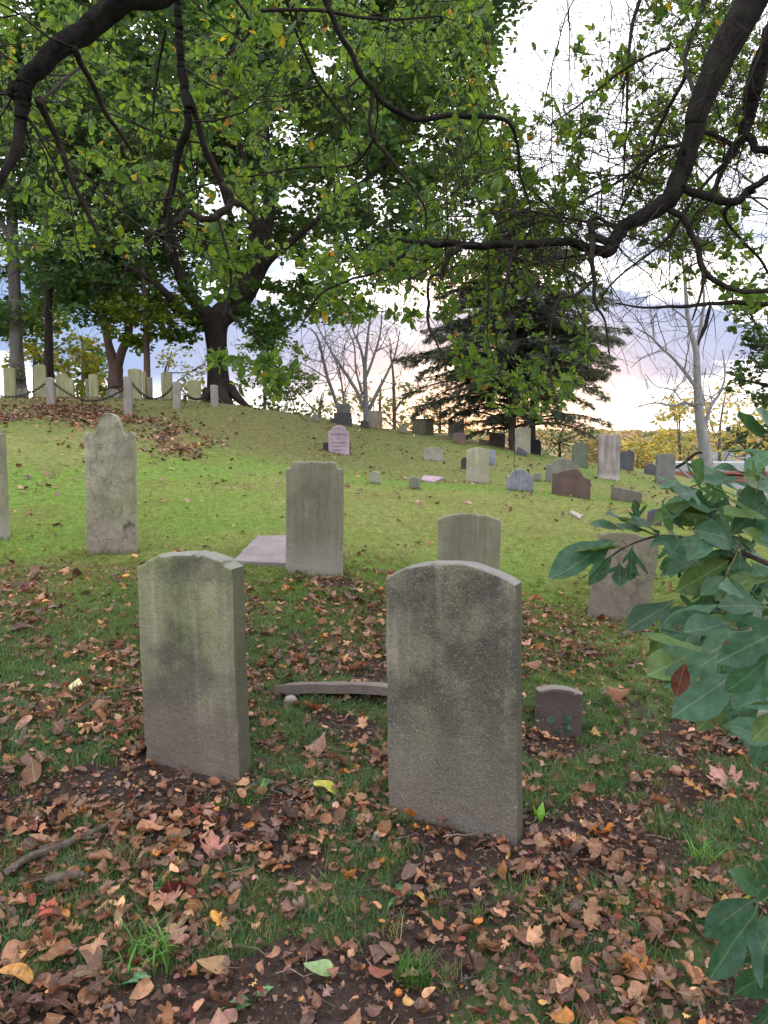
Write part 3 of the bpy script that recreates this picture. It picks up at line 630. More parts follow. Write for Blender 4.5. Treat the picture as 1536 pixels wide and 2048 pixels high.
# ------------------------------------------------------------------ leaf shapes
def leaf_shape(outline, step=.12, sm=3):
    """right-half outline (x>=0) from stalk (0,0) to tip (0,1) -> mirrored, triangulated sheet: (V2 in leaf units, faces)"""
    r = np.array(outline, float)
    left = r[1:-1][::-1]*[-1, 1]
    full = np.vstack([r, left])
    if sm: 
        nn = len(full); ext = np.vstack([full[-1:], full, full[:2]]); o_ = []
        for i in range(1, nn+1):
            a_, b_, c_, d_ = ext[i-1], ext[i], ext[i+1], ext[(i+2)] if i+2 < len(ext) else ext[2]
            for t_ in np.linspace(0, 1, sm, endpoint=False):
                o_.append(b_*(1-t_)+c_*t_ if False else .5*((2*b_)+(-a_+c_)*t_+(2*a_-5*b_+4*c_-d_)*t_*t_+(-a_+3*b_-3*c_+d_)*t_**3))
        full = np.array(o_)
    n_ = len(full); pts_ = [Vector(p) for p in full]; ed = [(k, (k+1) % n_) for k in range(n_)]
    mn, mx = full.min(0), full.max(0)
    def inside(p):
        c_ = False; j = n_-1
        for i in range(n_):
            if (full[i, 1] > p[1]) != (full[j, 1] > p[1]) and p[0] < (full[j, 0]-full[i, 0])*(p[1]-full[i, 1])/(full[j, 1]-full[i, 1])+full[i, 0]: c_ = not c_
            j = i
        return c_
    for yy in np.arange(step, 1, step): 
        for xx in np.arange(-round(mx[0]/step)*step, mx[0]+.01, step):
            q = np.array([xx, yy])
            if inside(q) and np.min(np.hypot(*(full-q).T)) > step*.4: pts_.append(Vector(q))
    v, e, f, *_ = delaunay_2d_cdt(pts_, ed, [list(range(n_))], 1, 1e-5)
    return np.array([[p.x, p.y] for p in v]), np.array([list(q) for q in f if len(q) == 3])
OVAL = [(0, 0), (.10, .08), (.20, .22), (.265, .42), (.25, .62), (.17, .82), (.07, .95), (0, 1)]
SH = {
 'oval': leaf_shape(OVAL, .3, 1),
 'oval2': leaf_shape([(0, 0), (.16, .06), (.27, .22), (.31, .42), (.27, .64), (.15, .86), (0, 1)], .16, 2),
 'maple': leaf_shape([(0, 0), (.10, -.05), (.30, -.06), (.22, .08), (.50, .16), (.64, .30), (.42, .34), (.56, .52), (.50, .66), (.34, .52), (.20, .46), (.26, .72), (.12, .78), (0, 1)], .17, 1),
 'oak': leaf_shape([(0, 0), (.06, .12), (.22, .18), (.12, .27), (.12, .33), (.34, .42), (.16, .50), (.14, .57), (.34, .70), (.17, .74), (.16, .82), (0, 1)], .17, 2),
 'ovate': leaf_shape([(0, 0), (.2, -.02), (.37, .10), (.42, .30), (.34, .52), (.2, .74), (.08, .9), (0, 1)], .17, 2),
 'sass3': leaf_shape([(0, 0), (.03, .10), (.08, .20), (.18, .32), (.30, .45), (.40, .60), (.44, .72), (.38, .70), (.27, .60), (.17, .49), (.13, .48), (.16, .58), (.20, .70), (.165, .84), (.07, .95), (0, 1.02)], .08, 2),
 'sass1': leaf_shape([(0, 0), (.03, .06), (.10, .18), (.19, .34), (.235, .50), (.225, .64), (.16, .80), (.065, .93), (0, 1.02)], .1, 2),
}
_s3 = SH['sass3']; 
# mitten: lobe on one side only, plain swell on the other
def mitten():
    r = [(0, 0), (.03, .08), (.09, .20), (.20, .34), (.31, .47), (.39, .62), (.40, .70), (.34, .67), (.25, .57), (.17, .48), (.14, .50), (.18, .62), (.20, .74), (.15, .87), (.06, .96), (0, 1.02)]
    l = [(-.07, .95), (-.16, .84), (-.22, .70), (-.235, .56), (-.20, .40), (-.12, .24), (-.04, .10)]
    full = np.array(r+l); n_ = len(full); pts_ = [Vector(p) for p in full]
    for yy in np.arange(.12, 1, .1):
        for xx in np.arange(-.3, .35, .1):
            c_ = False; j = n_-1
            for i in range(n_):
                if (full[i, 1] > yy) != (full[j, 1] > yy) and xx < (full[j, 0]-full[i, 0])*(yy-full[i, 1])/(full[j, 1]-full[i, 1])+full[i, 0]: c_ = not c_
                j = i
            if c_ and np.min(np.hypot(*(full-[xx, yy]).T)) > .04: pts_.append(Vector((xx, yy)))
    v, e, f, *_ = delaunay_2d_cdt(pts_, [(k, (k+1) % n_) for k in range(n_)], [list(range(n_))], 1, 1e-5)
    return np.array([[p.x, p.y] for p in v]), np.array([list(q) for q in f if len(q) == 3])
SH['mitten'] = mitten()
def curl(V2, k1, k2, wr, seed, fold=.0, skew=0.):
    """bend the flat leaf: k1 across, k2 along, wr wrinkles, fold at the midrib"""
    x, y = V2[:, 0].copy(), V2[:, 1].copy(); x += skew*y*y
    if abs(k1) > 1e-3: xx = np.sin(x*k1)/k1; z = (1-np.cos(x*k1))/k1
    else: xx = x; z = 0*x
    z = z+fold*np.abs(x)+wr*(fbm(x*5+seed*3.1+20, y*5+20, seed, 2)-.5)
    if abs(k2) > 1e-3:
        r_ = 1/k2; yy = (r_-z)*np.sin(y*k2); zz = r_-(r_-z)*np.cos(y*k2)
    else: yy = y; zz = z
    return np.stack([xx, yy, zz], -1)
def frames(k, tilt, rg=rng, yaw=None):
    """k random rotations: yaw anything, tilted from flat by up to tilt"""
    ya = rg.uniform(0, 2*np.pi, k) if yaw is None else yaw; ti = np.abs(rg.normal(0, tilt, k)); ta = rg.uniform(0, 2*np.pi, k)
    ax = np.stack([np.cos(ta), np.sin(ta), 0*ta], -1); c_, s_ = np.cos(ti), np.sin(ti)
    K = np.zeros((k, 3, 3)); K[:, 0, 1] = -ax[:, 2]; K[:, 0, 2] = ax[:, 1]; K[:, 1, 0] = ax[:, 2]; K[:, 1, 2] = -ax[:, 0]; K[:, 2, 0] = -ax[:, 1]; K[:, 2, 1] = ax[:, 0]
    Rt = np.eye(3)+s_[:, None, None]*K+(1-c_)[:, None, None]*(K@K)
    Z = np.zeros((k, 3, 3)); Z[:, 0, 0] = np.cos(ya); Z[:, 0, 1] = -np.sin(ya); Z[:, 1, 0] = np.sin(ya); Z[:, 1, 1] = np.cos(ya); Z[:, 2, 2] = 1
    return Rt@Z
def scatter(mb, var, pos, size, Rm, cols):
    """stamp variant (V3, F, V2) at each pos"""
    V3, F_, V2 = var; k = len(pos)
    W = np.einsum('kij,vj->kvi', Rm, V3)*np.asarray(size)[:, None, None]+pos[:, None, :]
    FF = (F_[None]+(np.arange(k)*len(V3))[:, None, None]).reshape(-1, 3)
    mb.add(W.reshape(-1, 3), FF, np.repeat(cols, len(V3), 0), np.tile(V2, (k, 1)))

# ------------------------------------------------------------------ leaf litter
LIT = leaf_mat('dry_leaves', .12, .62, .5, bumpy=.5)
litter_pal = np.array([(.27, .14, .095), (.20, .10, .07), (.33, .19, .13), (.135, .065, .05), (.085, .045, .04), (.15, .095, .095), (.38, .22, .14), (.24, .11, .06), (.40, .16, .045), (.20, .05, .035), (.115, .02, .022), (.48, .30, .12), (.17, .105, .08), (.30, .17, .15)])
litter_w = np.array([12, 12, 9, 12, 9, 9, 5, 8, 3, 2.5, 1.2, 1.2, 9, 6]); litter_w /= litter_w.sum()
def litter_density(x, y):
    d = 470*(1-sst(2.0, 4.4, y))+520*(1-sst(4.0, 7.2, y))+40*(1-sst(5.5, 8.5, y))
    d = d*(.30+1.3*sst(.42, .60, fbm(x*1.6+7, y*1.6, 55)))
    d = d+7.0*(.3+1.6*sst(.5, .65, fbm(x*.8, y*.8, 56)))+10*(1-sst(8, 13, y))*sst(.55, .7, fbm(x*1.1, y*1.1, 57))
    pxx = 768+x/np.maximum(y, .5)*FPX
    drift = sst(-60, 20, pxx)*(1-sst(330, 470, pxx))*np.exp(-((y-(17.6+.003*(200-pxx)*0+1.2*np.sin(pxx*.012)))/1.5)**2)
    d = d+260*drift*(.3+1.4*sst(.4, .6, fbm(x*1.2, y*1.2, 58)))
    return d
def sample(dens, n_try, y0, y1, margin=.12, mx=None, pw=1.):
    """random ground points inside the view wedge, accepted with probability ~ dens"""
    ys = rng.uniform(y0, y1, n_try) if pw == 1 else (y0**(1-pw)+rng.uniform(0, 1, n_try)*(y1**(1-pw)-y0**(1-pw)))**(1/(1-pw))
    hw = .5+margin; xs = rng.uniform(-hw, hw, n_try)*ys
    return xs, ys
def litter(y0, y1, size, variants, zlift, scale_d=1.):
    area = (.62*2)*(y1*y1-y0*y0)/2
    n_ = int(area*1000*scale_d)
    ys = np.sqrt(rng.uniform(y0*y0, y1*y1, n_)); xs = rng.uniform(-.62, .62, n_)*ys
    keep = rng.uniform(0, 1000, n_) < litter_density(xs, ys); xs, ys = xs[keep], ys[keep]
    return xs, ys
mb = MB(); variants = []
for i_, (nm, k1, k2, wr, fo_, sk) in enumerate([('maple', 1.5, 1.2, .25, .15, .1), ('maple', -2.0, .8, .3, -.2, -.1), ('maple', .8, -1.5, .3, .3, 0), ('ovate', 3.2, .8, .18, .1, .15), ('ovate', -2.2, 1.6, .2, 0, -.15),
    ('oval2', 4.5, .7, .12, .1, .1), ('oval2', 2.2, 1.8, .15, .3, -.1), ('oak', 1.8, -1.2, .25, .1, .05), ('oak', -1.6, 2.0, .25, .1, -.1), ('ovate', 5., -.8, .2, 0, .1), ('maple', 3.6, 2.0, .35, .1, .2), ('oval2', -3., -2.2, .2, .1, 0)]):
    V2, F_ = SH[nm]; V3 = curl(V2-[0, .5], k1, k2, wr, i_+3, fo_, sk); V3[:, 2] -= V3[:, 2].min(); variants.append((V3, F_, V2))
def in_stone(x, y):
    m_ = np.zeros(len(x), bool)
    for p, w, t_, ro in GS:
        dx, dy = x-p[0], y-p[1]; c_, s_ = math.cos(-ro), math.sin(-ro)
        a_ = dx*c_-dy*s_; b_ = dx*s_+dy*c_; m_ |= (abs(a_) < w/2+.01) & (abs(b_) < t_/2+.012)
    return m_
xs, ys = litter(1.4, 9.5, .08, variants, .02)
k_ = ~in_stone(xs, ys); xs, ys = xs[k_], ys[k_]
zs = g(xs, ys)+rng.uniform(.004, .036, len(xs))*(1-.4*sst(5, 7, ys)); n_ = len(xs)
szs = np.exp(rng.normal(math.log(.040), .40, n_)); vid = rng.choice(12, n_, p=np.array([4, 4, 4, 13, 13, 11, 11, 6, 6, 13, 5, 10])/100.)
cols = litter_pal[rng.choice(len(litter_pal), n_, p=litter_w)]*np.exp(rng.normal(-.05, .34, (n_, 1)))*[1.08, .99, .88]
Rm = frames(n_, .55)
for v_ in range(12):
    q = vid == v_; scatter(mb, variants[v_], np.c_[xs, ys, zs][q], szs[q], Rm[q], cols[q])
# crumbs of broken leaf between them
nb = 42000; yb = np.sqrt(rng.uniform(1.4**2, 6.5**2, nb)); xb = rng.uniform(-.6, .6, nb)*yb
kp = rng.uniform(0, 460, nb) < litter_density(xb, yb)*1.2+130*bare_mask(xb, yb); kp &= ~in_stone(xb, yb); xb, yb = xb[kp], yb[kp]; nb = len(xb)
fr = (np.array([[-.6, -.15, 0], [.15, -.5, .25], [.65, .1, 0], [-.15, .42, .3]]), np.array([[0, 1, 3], [1, 2, 3]]), np.tile([.3, .8], (4, 1)))
scatter(mb, fr, np.c_[xb, yb, g(xb, yb)+rng.uniform(.003, .02, nb)], np.exp(rng.normal(math.log(.012), .45, nb)), frames(nb, .8), litter_pal[rng.choice(len(litter_pal), nb, p=litter_w)]*rng.uniform(.35, 1.0, (nb, 1)))
print('litter', n_, nb)
link('fallen_leaves', mb.mesh('fallen_leaves', LIT), kind='stuff', label='carpet of dry brown and russet leaves over the near ground')
# far litter: sparse flecks and the drift below the fence
mb = MB(); xs, ys = litter(9.5, 24, .08, variants, .0, .8); k_ = ~in_stone(xs, ys); xs, ys = xs[k_], ys[k_]; n_ = len(xs)
q4 = (np.array([[-.35, -.5, 0], [.35, -.4, .16], [.45, .35, .02], [-.05, .55, .2], [-.45, .3, .0]]), np.array([[0, 1, 2], [0, 2, 3], [0, 3, 4]]), np.tile([.3, .8], (5, 1)))
scatter(mb, q4, np.c_[xs, ys, g(xs, ys)+.025], rng.uniform(.035, .10, n_), frames(n_, .6), litter_pal[rng.choice(len(litter_pal), n_, p=litter_w)]*rng.uniform(.6, 1.25, (n_, 1)))
print('far litter', n_)
link('drifted_leaves', mb.mesh('drifted_leaves', LIT), kind='stuff', label='scattered russet leaves on the lawn and drifted below the chain fence')

# short dead twigs and stalks lying among the leaves
mb = MB(); nb = 900; yb = np.sqrt(rng.uniform(1.5**2, 6.5**2, nb)); xb = rng.uniform(-.58, .58, nb)*yb; kp = ~in_stone(xb, yb); xb, yb = xb[kp], yb[kp]; zb = g(xb, yb)+rng.uniform(.006, .035, len(xb))
for q in range(len(xb)):
    a_ = rng.uniform(0, 6.283); L_ = rng.uniform(.03, .16); d_ = np.array([math.cos(a_), math.sin(a_), rng.uniform(-.12, .12)])*L_/3; p0 = np.array([xb[q], yb[q], zb[q]])-d_*1.5
    ln = np.array([p0, p0+d_+rng.normal(0, .006, 3), p0+2*d_+rng.normal(0, .006, 3), p0+3*d_]); mb.tube(ln, np.array([1, .9, .75, .5])*rng.uniform(.0010, .0032), 4, np.array([.16, .12, .10])*rng.uniform(.35, 1.7), cap=False)
link('fallen_twigs', mb.mesh('fallen_twigs', LIT), kind='stuff', label='fine dead twigs and stalks scattered among the near leaves')
# single leaves one can point to
def one_leaf(label, px, py, size, shape, col, k=(1.2, .8, .2, .1, 0), rot=(0, 0, 0), dz=.02, cat='leaf', name='fallen_leaf', lit=LIT, Y=2.6):
    p = hit(px, py, Y, .6, 1.6); V2, F_ = SH[shape]; V3 = curl(V2-[0, .5], *k[:3], 5, *k[3:]); V3[:, 2] -= V3[:, 2].min()
    me = mk_mesh(name, V3*size, F_, lit, np.tile(col, (len(V3), 1)), V2)
    o = link(name, me, None, p+[0, 0, dz], label=label, category=cat); o.rotation_euler = [R(a) for a in rot]
    mb_ = MB(); a_ = V3[np.argmin(np.hypot(V2[:, 0], V2[:, 1]))]*size; mb_.tube(np.array([a_, a_+[.005, -.25*size, .002], a_+[.02, -.45*size, -.005]]), [.0014, .001, .001], 4, np.array(col)*.8)
    link('stalk', mb_.mesh('stalk', lit), o)
GRN = leaf_mat('fresh_leaf', .3, .5, .7)
one_leaf('bright orange oak-like leaf resting in front of the large speckled stone', 820, 1650, .085, 'oak', (.62, .20, .03), (1., .6, .15, .1, 0), (45, 10, 160), .045, Y=2.7)
one_leaf('folded tan leaf standing up by a white pebble', 770, 1680, .085, 'ovate', (.42, .25, .14), (2.8, .2, .1, .3, 0), (65, 20, 190), .05, Y=2.6)
one_leaf('broad heart-shaped reddish brown leaf lying flat near the bottom edge', 757, 1972, .085, 'ovate', (.30, .10, .075), (.8, .4, .1, .1, 0), (22, 0, 165), .035, Y=2.1)
one_leaf('pale green oval leaf lying among brown ones at the bottom', 634, 1960, .085, 'ovate', (.30, .42, .20), (1., .3, .08, .1, 0), (12, 0, 80), .035, lit=GRN, Y=2.1)
one_leaf('yellow and green elongated leaf beside a small stick', 650, 1592, .115, 'oval2', (.50, .48, .08), (1.4, -.8, .2, .2, .1), (18, 0, 75), .03, lit=GRN, Y=3)
one_leaf('small pale yellow leaf on grass left of the green-faced stone', 154, 1382, .085, 'ovate', (.72, .62, .34), (.5, .2, .08, .1, 0), (30, 0, 5), .035, Y=4)
one_leaf('pinkish pointed lobed leaf curled upward left of centre', 425, 1706, .115, 'maple', (.45, .19, .15), (1.6, .8, .2, .1, .1), (35, 10, 30), .03, Y=2.6)
one_leaf('deep maroon leaf tilted upright above the grass clump', 343, 1805, .12, 'ovate', (.115, .012, .022), (.8, .5, .15, .2, 0), (62, 12, 200), .04, Y=2.4)
one_leaf('salmon brown leaf right beside the maroon one', 281, 1800, .095, 'maple', (.42, .20, .13), (1., .4, .2, .1, 0), (30, 0, 100), .03, Y=2.4)
one_leaf('curled orange tan leaf close to the left edge near the bottom', 32, 1972, .10, 'oval2', (.50, .24, .07), (3., -.6, .1, .1, 0), (20, 0, 88), .03, Y=2.1)
one_leaf('yellow orange crumpled leaf right of the grass clump', 438, 1862, .085, 'oak', (.62, .29, .06), (1.8, 1., .25, .1, 0), (28, 0, 60), .03, Y=2.3)
one_leaf('large pink maple leaf on the right side of the litter', 1440, 1570, .15, 'maple', (.40, .20, .17), (1., .4, .2, .1, 0), (22, -8, 20), .035, Y=3)
one_leaf('golden brown ragged leaf below the large pink maple leaf', 1392, 1592, .14, 'oak', (.36, .15, .04), (1.6, .9, .25, .1, 0), (26, 0, 70), .03, Y=3)
one_leaf('orange star-shaped leaf alone in the right part of the litter', 1209, 1680, .09, 'maple', (.62, .21, .03), (1.4, 1., .3, .1, 0), (30, 0, 200), .03, Y=2.7)
one_leaf('round tan leaf lying flat right of the grass clump base', 425, 1955, .095, 'ovate', (.33, .19, .10), (.4, .2, .05, .05, 0), (14, 0, 90), .04, Y=2.15)
one_leaf('red star-shaped leaf at the left end of the narrow slab', 622, 1427, .10, 'maple', (.42, .09, .05), (1.2, .8, .25, .1, 0), (35, 0, 150), .035, Y=3.8)
one_leaf('yellow leaf at the right edge behind the lowest shrub leaves', 1528, 1938, .07, 'ovate', (.75, .48, .05), (1., .4, .1, .1, 0), (20, 0, 70), .03, Y=2.1)

# crab apples
fruitM = plain('crab_apple_skin', (.62, .20, .03), .35, 0, .35, 60)
for lb, px, py, Yk, cl in [('tiny orange fruit in the left litter by a curled leaf', 205, 1651, 2.9, 0), ('tiny yellow fruit left of a fallen branch piece', 175, 1748, 2.6, 1), ('tiny red-orange fruit right of the grass clump', 412, 1857, 2.3, 0),
    ('tiny orange fruit near the heart-shaped leaf', 797, 1996, 2.05, 1), ('tiny orange fruit right of centre below the speckled stone', 955, 1855, 2.3, 0), ('tiny orange fruit on the lower right ground', 1153, 1770, 2.5, 1),
    ('tiny orange fruit right of the red stem in the lower right', 1155, 1825, 2.4, 0), ('tiny brown-red fruit in soil before the speckled stone', 856, 1664, 2.75, 0)]:
    me = bpy.data.meshes.new('crab_apple'); import bmesh
    bm = bmesh.new(); bmesh.ops.create_icosphere(bm, subdivisions=3, radius=.011 if cl else .0095)
    for v in bm.verts: 
        r_ = math.hypot(v.co.x, v.co.y)/.011; v.co.z *= .92; v.co.z -= .0035*math.exp(-(r_*3)**2)*(1 if v.co.z > 0 else -1)
    bm.to_mesh(me); bm.free(); me.materials.append(fruitM)
    for f_ in me.polygons: f_.use_smooth = True
    p = hit(px, py, Yk, .6, 1.6); o = link('crab_apple', me, None, p+[0, 0, .016], label=lb, category='fruit', group='small fruits fallen on the ground'); o.rotation_euler = (R(20), R(30), 0)
    mb = MB(); mb.tube([[0, 0, .008], [.002, 0, .016], [.005, .001, .023]], [.0008, .0007, .0007], 4, (.1, .06, .03)); link('stem', mb.mesh('stem', LIT), o)
pb_ = stone_mesh('pebble', .03, .022, .02, arch(.5), marW, 3, edge=.01, bury=.1)
for lb, px, py, Yk, s_ in [('white pebble lying before the left end of the narrow slab', 580, 1408, 3.8, 2.2), ('small white pebble next to the folded tan leaf', 753, 1677, 2.6, 1.)]:
    o = link('pebble', pb_, None, hit(px, py, Yk)+[0, 0, .012], label=lb, category='pebble'); o.scale = (s_, s_, s_*.8); o.rotation_euler = (0, R(15), R(20))

# ------------------------------------------------------------------ grass
def blades(n_, xs, ys, h, w, cols, segs=2, lean=.5, base=None):
    k = len(xs); zs = g(xs, ys); th = rng.uniform(0, 2*np.pi, k); ph = rng.uniform(0, 2*np.pi, k)
    dx, dy = np.cos(th), np.sin(th); ln = np.abs(rng.normal(0, lean, k))*h; lx, ly = np.cos(ph)*ln, np.sin(ph)*ln
    B = np.c_[xs, ys, zs-.005]
    if segs == 1:
        V = np.stack([B-np.c_[dx*w/2, dy*w/2, 0*w], B+np.c_[dx*w/2, dy*w/2, 0*w], B+np.c_[lx, ly, h*.9]], 1)
        F_ = np.array([[0, 1, 2]])
    else:
        M = B+np.c_[lx*.3, ly*.3, h*.62]
        V = np.stack([B-np.c_[dx*w/2, dy*w/2, 0*w], B+np.c_[dx*w/2, dy*w/2, 0*w], M-np.c_[dx*w*.38, dy*w*.38, 0*w], M+np.c_[dx*w*.38, dy*w*.38, 0*w], B+np.c_[lx, ly, h*.95]], 1)
        F_ = np.array([[0, 1, 3], [0, 3, 2], [2, 3, 4]])
    m_ = V.shape[1]; FF = (F_[None]+(np.arange(k)*m_)[:, None, None]).reshape(-1, 3)
    return V.reshape(-1, 3), FF, np.repeat(cols, m_, 0)
GRS = leaf_mat('grass_blades', .35, .55)
mb = MB()
# near: fine tufts on a patchy sward
n_t = 21000; ty = np.sqrt(rng.uniform(1.4**2, 7.2**2, n_t)); tx = rng.uniform(-.62, .62, n_t)*ty
bmk = bare_mask(tx, ty); kp = rng.uniform(0, 1, n_t) < (1-bmk)*(.35+.9*sst(.42, .6, fbm(tx*1.9, ty*1.9, 61)))*(.75+.25*sst(2, 4, ty))*(1-.85*sst(4.2, 7.0, ty+1.5*(fbm(tx*1.1, ty*1.1, 62)-.5))); kp &= ~in_stone(tx, ty)
tx, ty = tx[kp], ty[kp]; n_t = len(tx); print('tufts', n_t)
per = rng.integers(14, 46, n_t); rad = rng.uniform(.015, .055, n_t)
ix = np.repeat(np.arange(n_t), per); k = len(ix); aa = rng.uniform(0, 2*np.pi, k); rr = rad[ix]*np.sqrt(rng.uniform(0, 1, k))
xs = tx[ix]+np.cos(aa)*rr; ys = ty[ix]+np.sin(aa)*rr
hh_ = rng.uniform(.02, .062, k)*rng.uniform(.7, 1.25, n_t)[ix]
gc = np.array([(.10, .195, .085), (.085, .175, .085), (.13, .215, .065), (.16, .19, .07), (.30, .26, .13)])
cid = rng.choice(5, n_t, p=[.35, .3, .22, .1, .03])[ix]; od = rng.uniform(0, 1, k) < .06; cid = np.where(od, 4, cid)
hh_ = hh_*(1-.35*sst(4, 7, ys)); fy = sst(2.8, 6.2, ys)[:, None]; cols = (gc[cid]*(1-fy)+turf_col(xs, ys)*1.05*fy)*rng.uniform(.7, 1.3, (k, 1))
mb.add(*blades(k, xs, ys, hh_, np.full(k, .0024)+.0004*ys, cols, 2, .75))
for p, w, t_, ro in GS:
    if p[1] < 4.5 or p[1] > 24: continue
    k = int(np.clip(900/p[1], 50, 240)); a_ = rng.uniform(-w/2-.05, w/2+.05, k); b_ = rng.choice([-1, 1], k, p=[.75, .25])*(t_/2+np.abs(rng.normal(.015, .03, k)))
    gxx = p[0]+a_*math.cos(ro)-b_*math.sin(ro); gyy = p[1]+a_*math.sin(ro)+b_*math.cos(ro)
    mb.add(*blades(k, gxx, gyy, rng.uniform(.03, .085, k), np.full(k, .0012+.0005*p[1]), turf_col(gxx, gyy)*rng.uniform(.5, 1.1, (k, 1)), 2, .5))
# short sward between the tufts, then lawn out to the crest (blade size grows as they thin out)
def sward(y0, y1, n_, h, w, lean, seg=1):
    ys = 1/(1/y0-rng.uniform(0, 1, n_)*(1/y0-1/y1)); xs = rng.uniform(-.58, .58, n_)*ys
    kp = (rng.uniform(0, 1, n_) > bare_mask(xs, ys)*.97) & ~in_stone(xs, ys) & (rng.uniform(0, 1, n_) < .35+.65*sst(5.0, 7.5, ys)+.3*sst(.45, .6, fbm(xs*1.6, ys*1.6, 61)))
    xs, ys = xs[kp], ys[kp]; k = len(xs); c_ = turf_col(xs, ys)*rng.uniform(.75, 1.55, (k, 1))*np.array([1.05, 1.1, .95])
    st = rng.uniform(0, 1, k) < .05; c_[st] = np.array([.28, .24, .12])
    mb.add(*blades(k, xs, ys, h*rng.uniform(.5, 1.3, k)*(1-.25*sst(8, 20, ys)), w*ys*rng.uniform(.7, 1.3, k), c_, seg, lean))
sward(1.5, 7.5, 230000, .030, .0007, .9)
sward(5.5, 30, 260000, .040, .00058, .9)
link('grass', mb.mesh('grass', GRS), kind='stuff', label='mown lawn breaking into ragged tufts towards the near ground')

# the clump of long bright grass and other weeds, each its own plant
def plant_blades(label, px, py, Y, nb_, hmax, w, col, name, cat, spread=.06, lean=.6, wide=False, mat=GRS, seed=1):
    rg = np.random.default_rng(seed); p = hit(px, py, Y, .7, 1.4); mb_ = MB()
    for q in range(nb_):
        a_ = rg.uniform(0, 6.283); r_ = spread*math.sqrt(rg.uniform()); h_ = hmax*rg.uniform(.45, 1); ln = lean*h_*rg.uniform(.3, 1.3); b_ = rg.uniform(0, 6.283) if not wide else a_+rg.normal(0, .4)
        tt = np.linspace(0, 1, 7); arch_ = h_*(tt*(1.25-.55*tt*ln/h_)); c_ = np.array([r_*math.cos(a_), r_*math.sin(a_), 0])+np.stack([math.cos(b_)*ln*tt**1.8, math.sin(b_)*ln*tt**1.8, arch_*.85], -1)
        sd = np.array([-math.sin(b_), math.cos(b_), 0]); ww_ = w*(np.sin(np.pi*(.12+.88*tt)) if wide else np.minimum(1, 2.2*(1.02-tt)))[:, None]/2
        V = np.vstack([c_-sd*ww_, c_+sd*ww_+[0, 0, w*.1]]); F_ = np.array([[k_, k_+1, k_+8, k_+7] for k_ in range(6)])
        mb_.add(V, F_, np.array(col)*rg.uniform(.75, 1.3), np.c_[np.r_[-np.ones(7)*.2, np.ones(7)*.2], np.r_[tt, tt]])
    o = link(name, mb_.mesh(name, mat), None, p, label=label, category=cat); return o
plant_blades('clump of long bright green grass arching over the leaf litter', 300, 1925, 2.2, 46, .17, .006, (.12, .26, .05), 'grass_clump', 'grass clump', .085, .85, seed=2)
plant_blades('dense dark green grass tuft in the bottom centre-right litter', 830, 1960, 2.1, 170, .085, .003, (.07, .17, .03), 'grass_clump', 'grass clump', .055, .8, seed=3)
plant_blades('loose grass clump before the lowest shrub leaves', 1410, 1735, 2.5, 26, .14, .005, (.12, .26, .05), 'grass_clump', 'grass clump', .04, .8, seed=4)
plant_blades('spiky green tuft right of the pitted footstone', 1225, 1578, 3., 150, .06, .0028, (.06, .15, .04), 'grass_clump', 'grass clump', .045, .7, seed=5)
plant_blades('bushy tuft between the two nearest stones', 790, 1580, 3.0, 150, .085, .003, (.09, .20, .04), 'grass_clump', 'grass clump', .06, .7, seed=6)
plant_blades('blue-green rosette weed with narrow radiating leaves before the stones', 655, 1652, 2.75, 18, .05, .017, (.13, .27, .16), 'rosette_weed', 'weed', .015, 2.0, True, GRN, 7)
plant_blades('yellow-green upright weed at the lower right corner of the large stone', 1080, 1645, 2.75, 7, .085, .03, (.20, .42, .06), 'broadleaf_weed', 'weed', .015, .7, True, GRN, 8)
plant_blades('broadleaf weed with rounded leaves at the foot of the grass clump', 242, 1965, 2.1, 7, .06, .032, (.12, .27, .14), 'broadleaf_weed', 'weed', .02, 1.2, True, GRN, 9)
plant_blades('pair of green dock leaves at the bottom left of centre', 505, 2000, 2.05, 5, .05, .03, (.13, .28, .12), 'broadleaf_weed', 'weed', .02, 1.5, True, GRN, 10)
plant_blades('small lobed weed left of the green pale leaf', 325, 1775, 2.45, 6, .06, .026, (.12, .28, .10), 'broadleaf_weed', 'weed', .02, 1.0, True, GRN, 11)
plant_blades('toothed green weed right of centre in the litter', 800, 1795, 2.4, 6, .05, .026, (.10, .24, .09), 'broadleaf_weed', 'weed', .03, 1.6, True, GRN, 12)
plant_blades('thin weed climbing the corner of the green-faced stone', 520, 1600, 3., 6, .10, .022, (.14, .30, .08), 'broadleaf_weed', 'weed', .015, .5, True, GRN, 13)
plant_blades('withered radiating weed right of the pitted footstone', 1262, 1538, 3.2, 16, .03, .012, (.17, .22, .13), 'rosette_weed', 'weed', .01, 2.2, True, GRN, 14)
# ivy on the pitted footstone
p = hit(1135, 1462, 3.75); mb = MB(); iv = thing('ivy_sprig', 'dark blue-green ivy sprig across the foot of the pitted footstone', 'ivy', p)
for q in range(16):
    c_ = np.array([rng.uniform(-.13, .09), -.07+rng.uniform(-.03, .01), rng.uniform(.01, .10)]); V2, F_ = SH['ovate']
    V3 = curl(V2-[0, .3], .8, .5, .1, q); Mx = np.array(Matrix.Rotation(rng.uniform(0, 6.28), 3, 'Y') @ Matrix.Rotation(R(70), 3, 'X'))
    link('leaf', mk_mesh('leaf', V3@Mx.T*.034, F_, GRN, np.tile(np.array([.035, .10, .07])*rng.uniform(.8, 1.4), (len(V3), 1)), V2), iv, c_)
mb.tube(crom([[-.14, -.08, .01], [-.05, -.08, .05], [.03, -.085, .03], [.09, -.08, .09]]), .002, 5, (.08, .05, .03)); link('stem', mb.mesh('stem', LIT), iv)

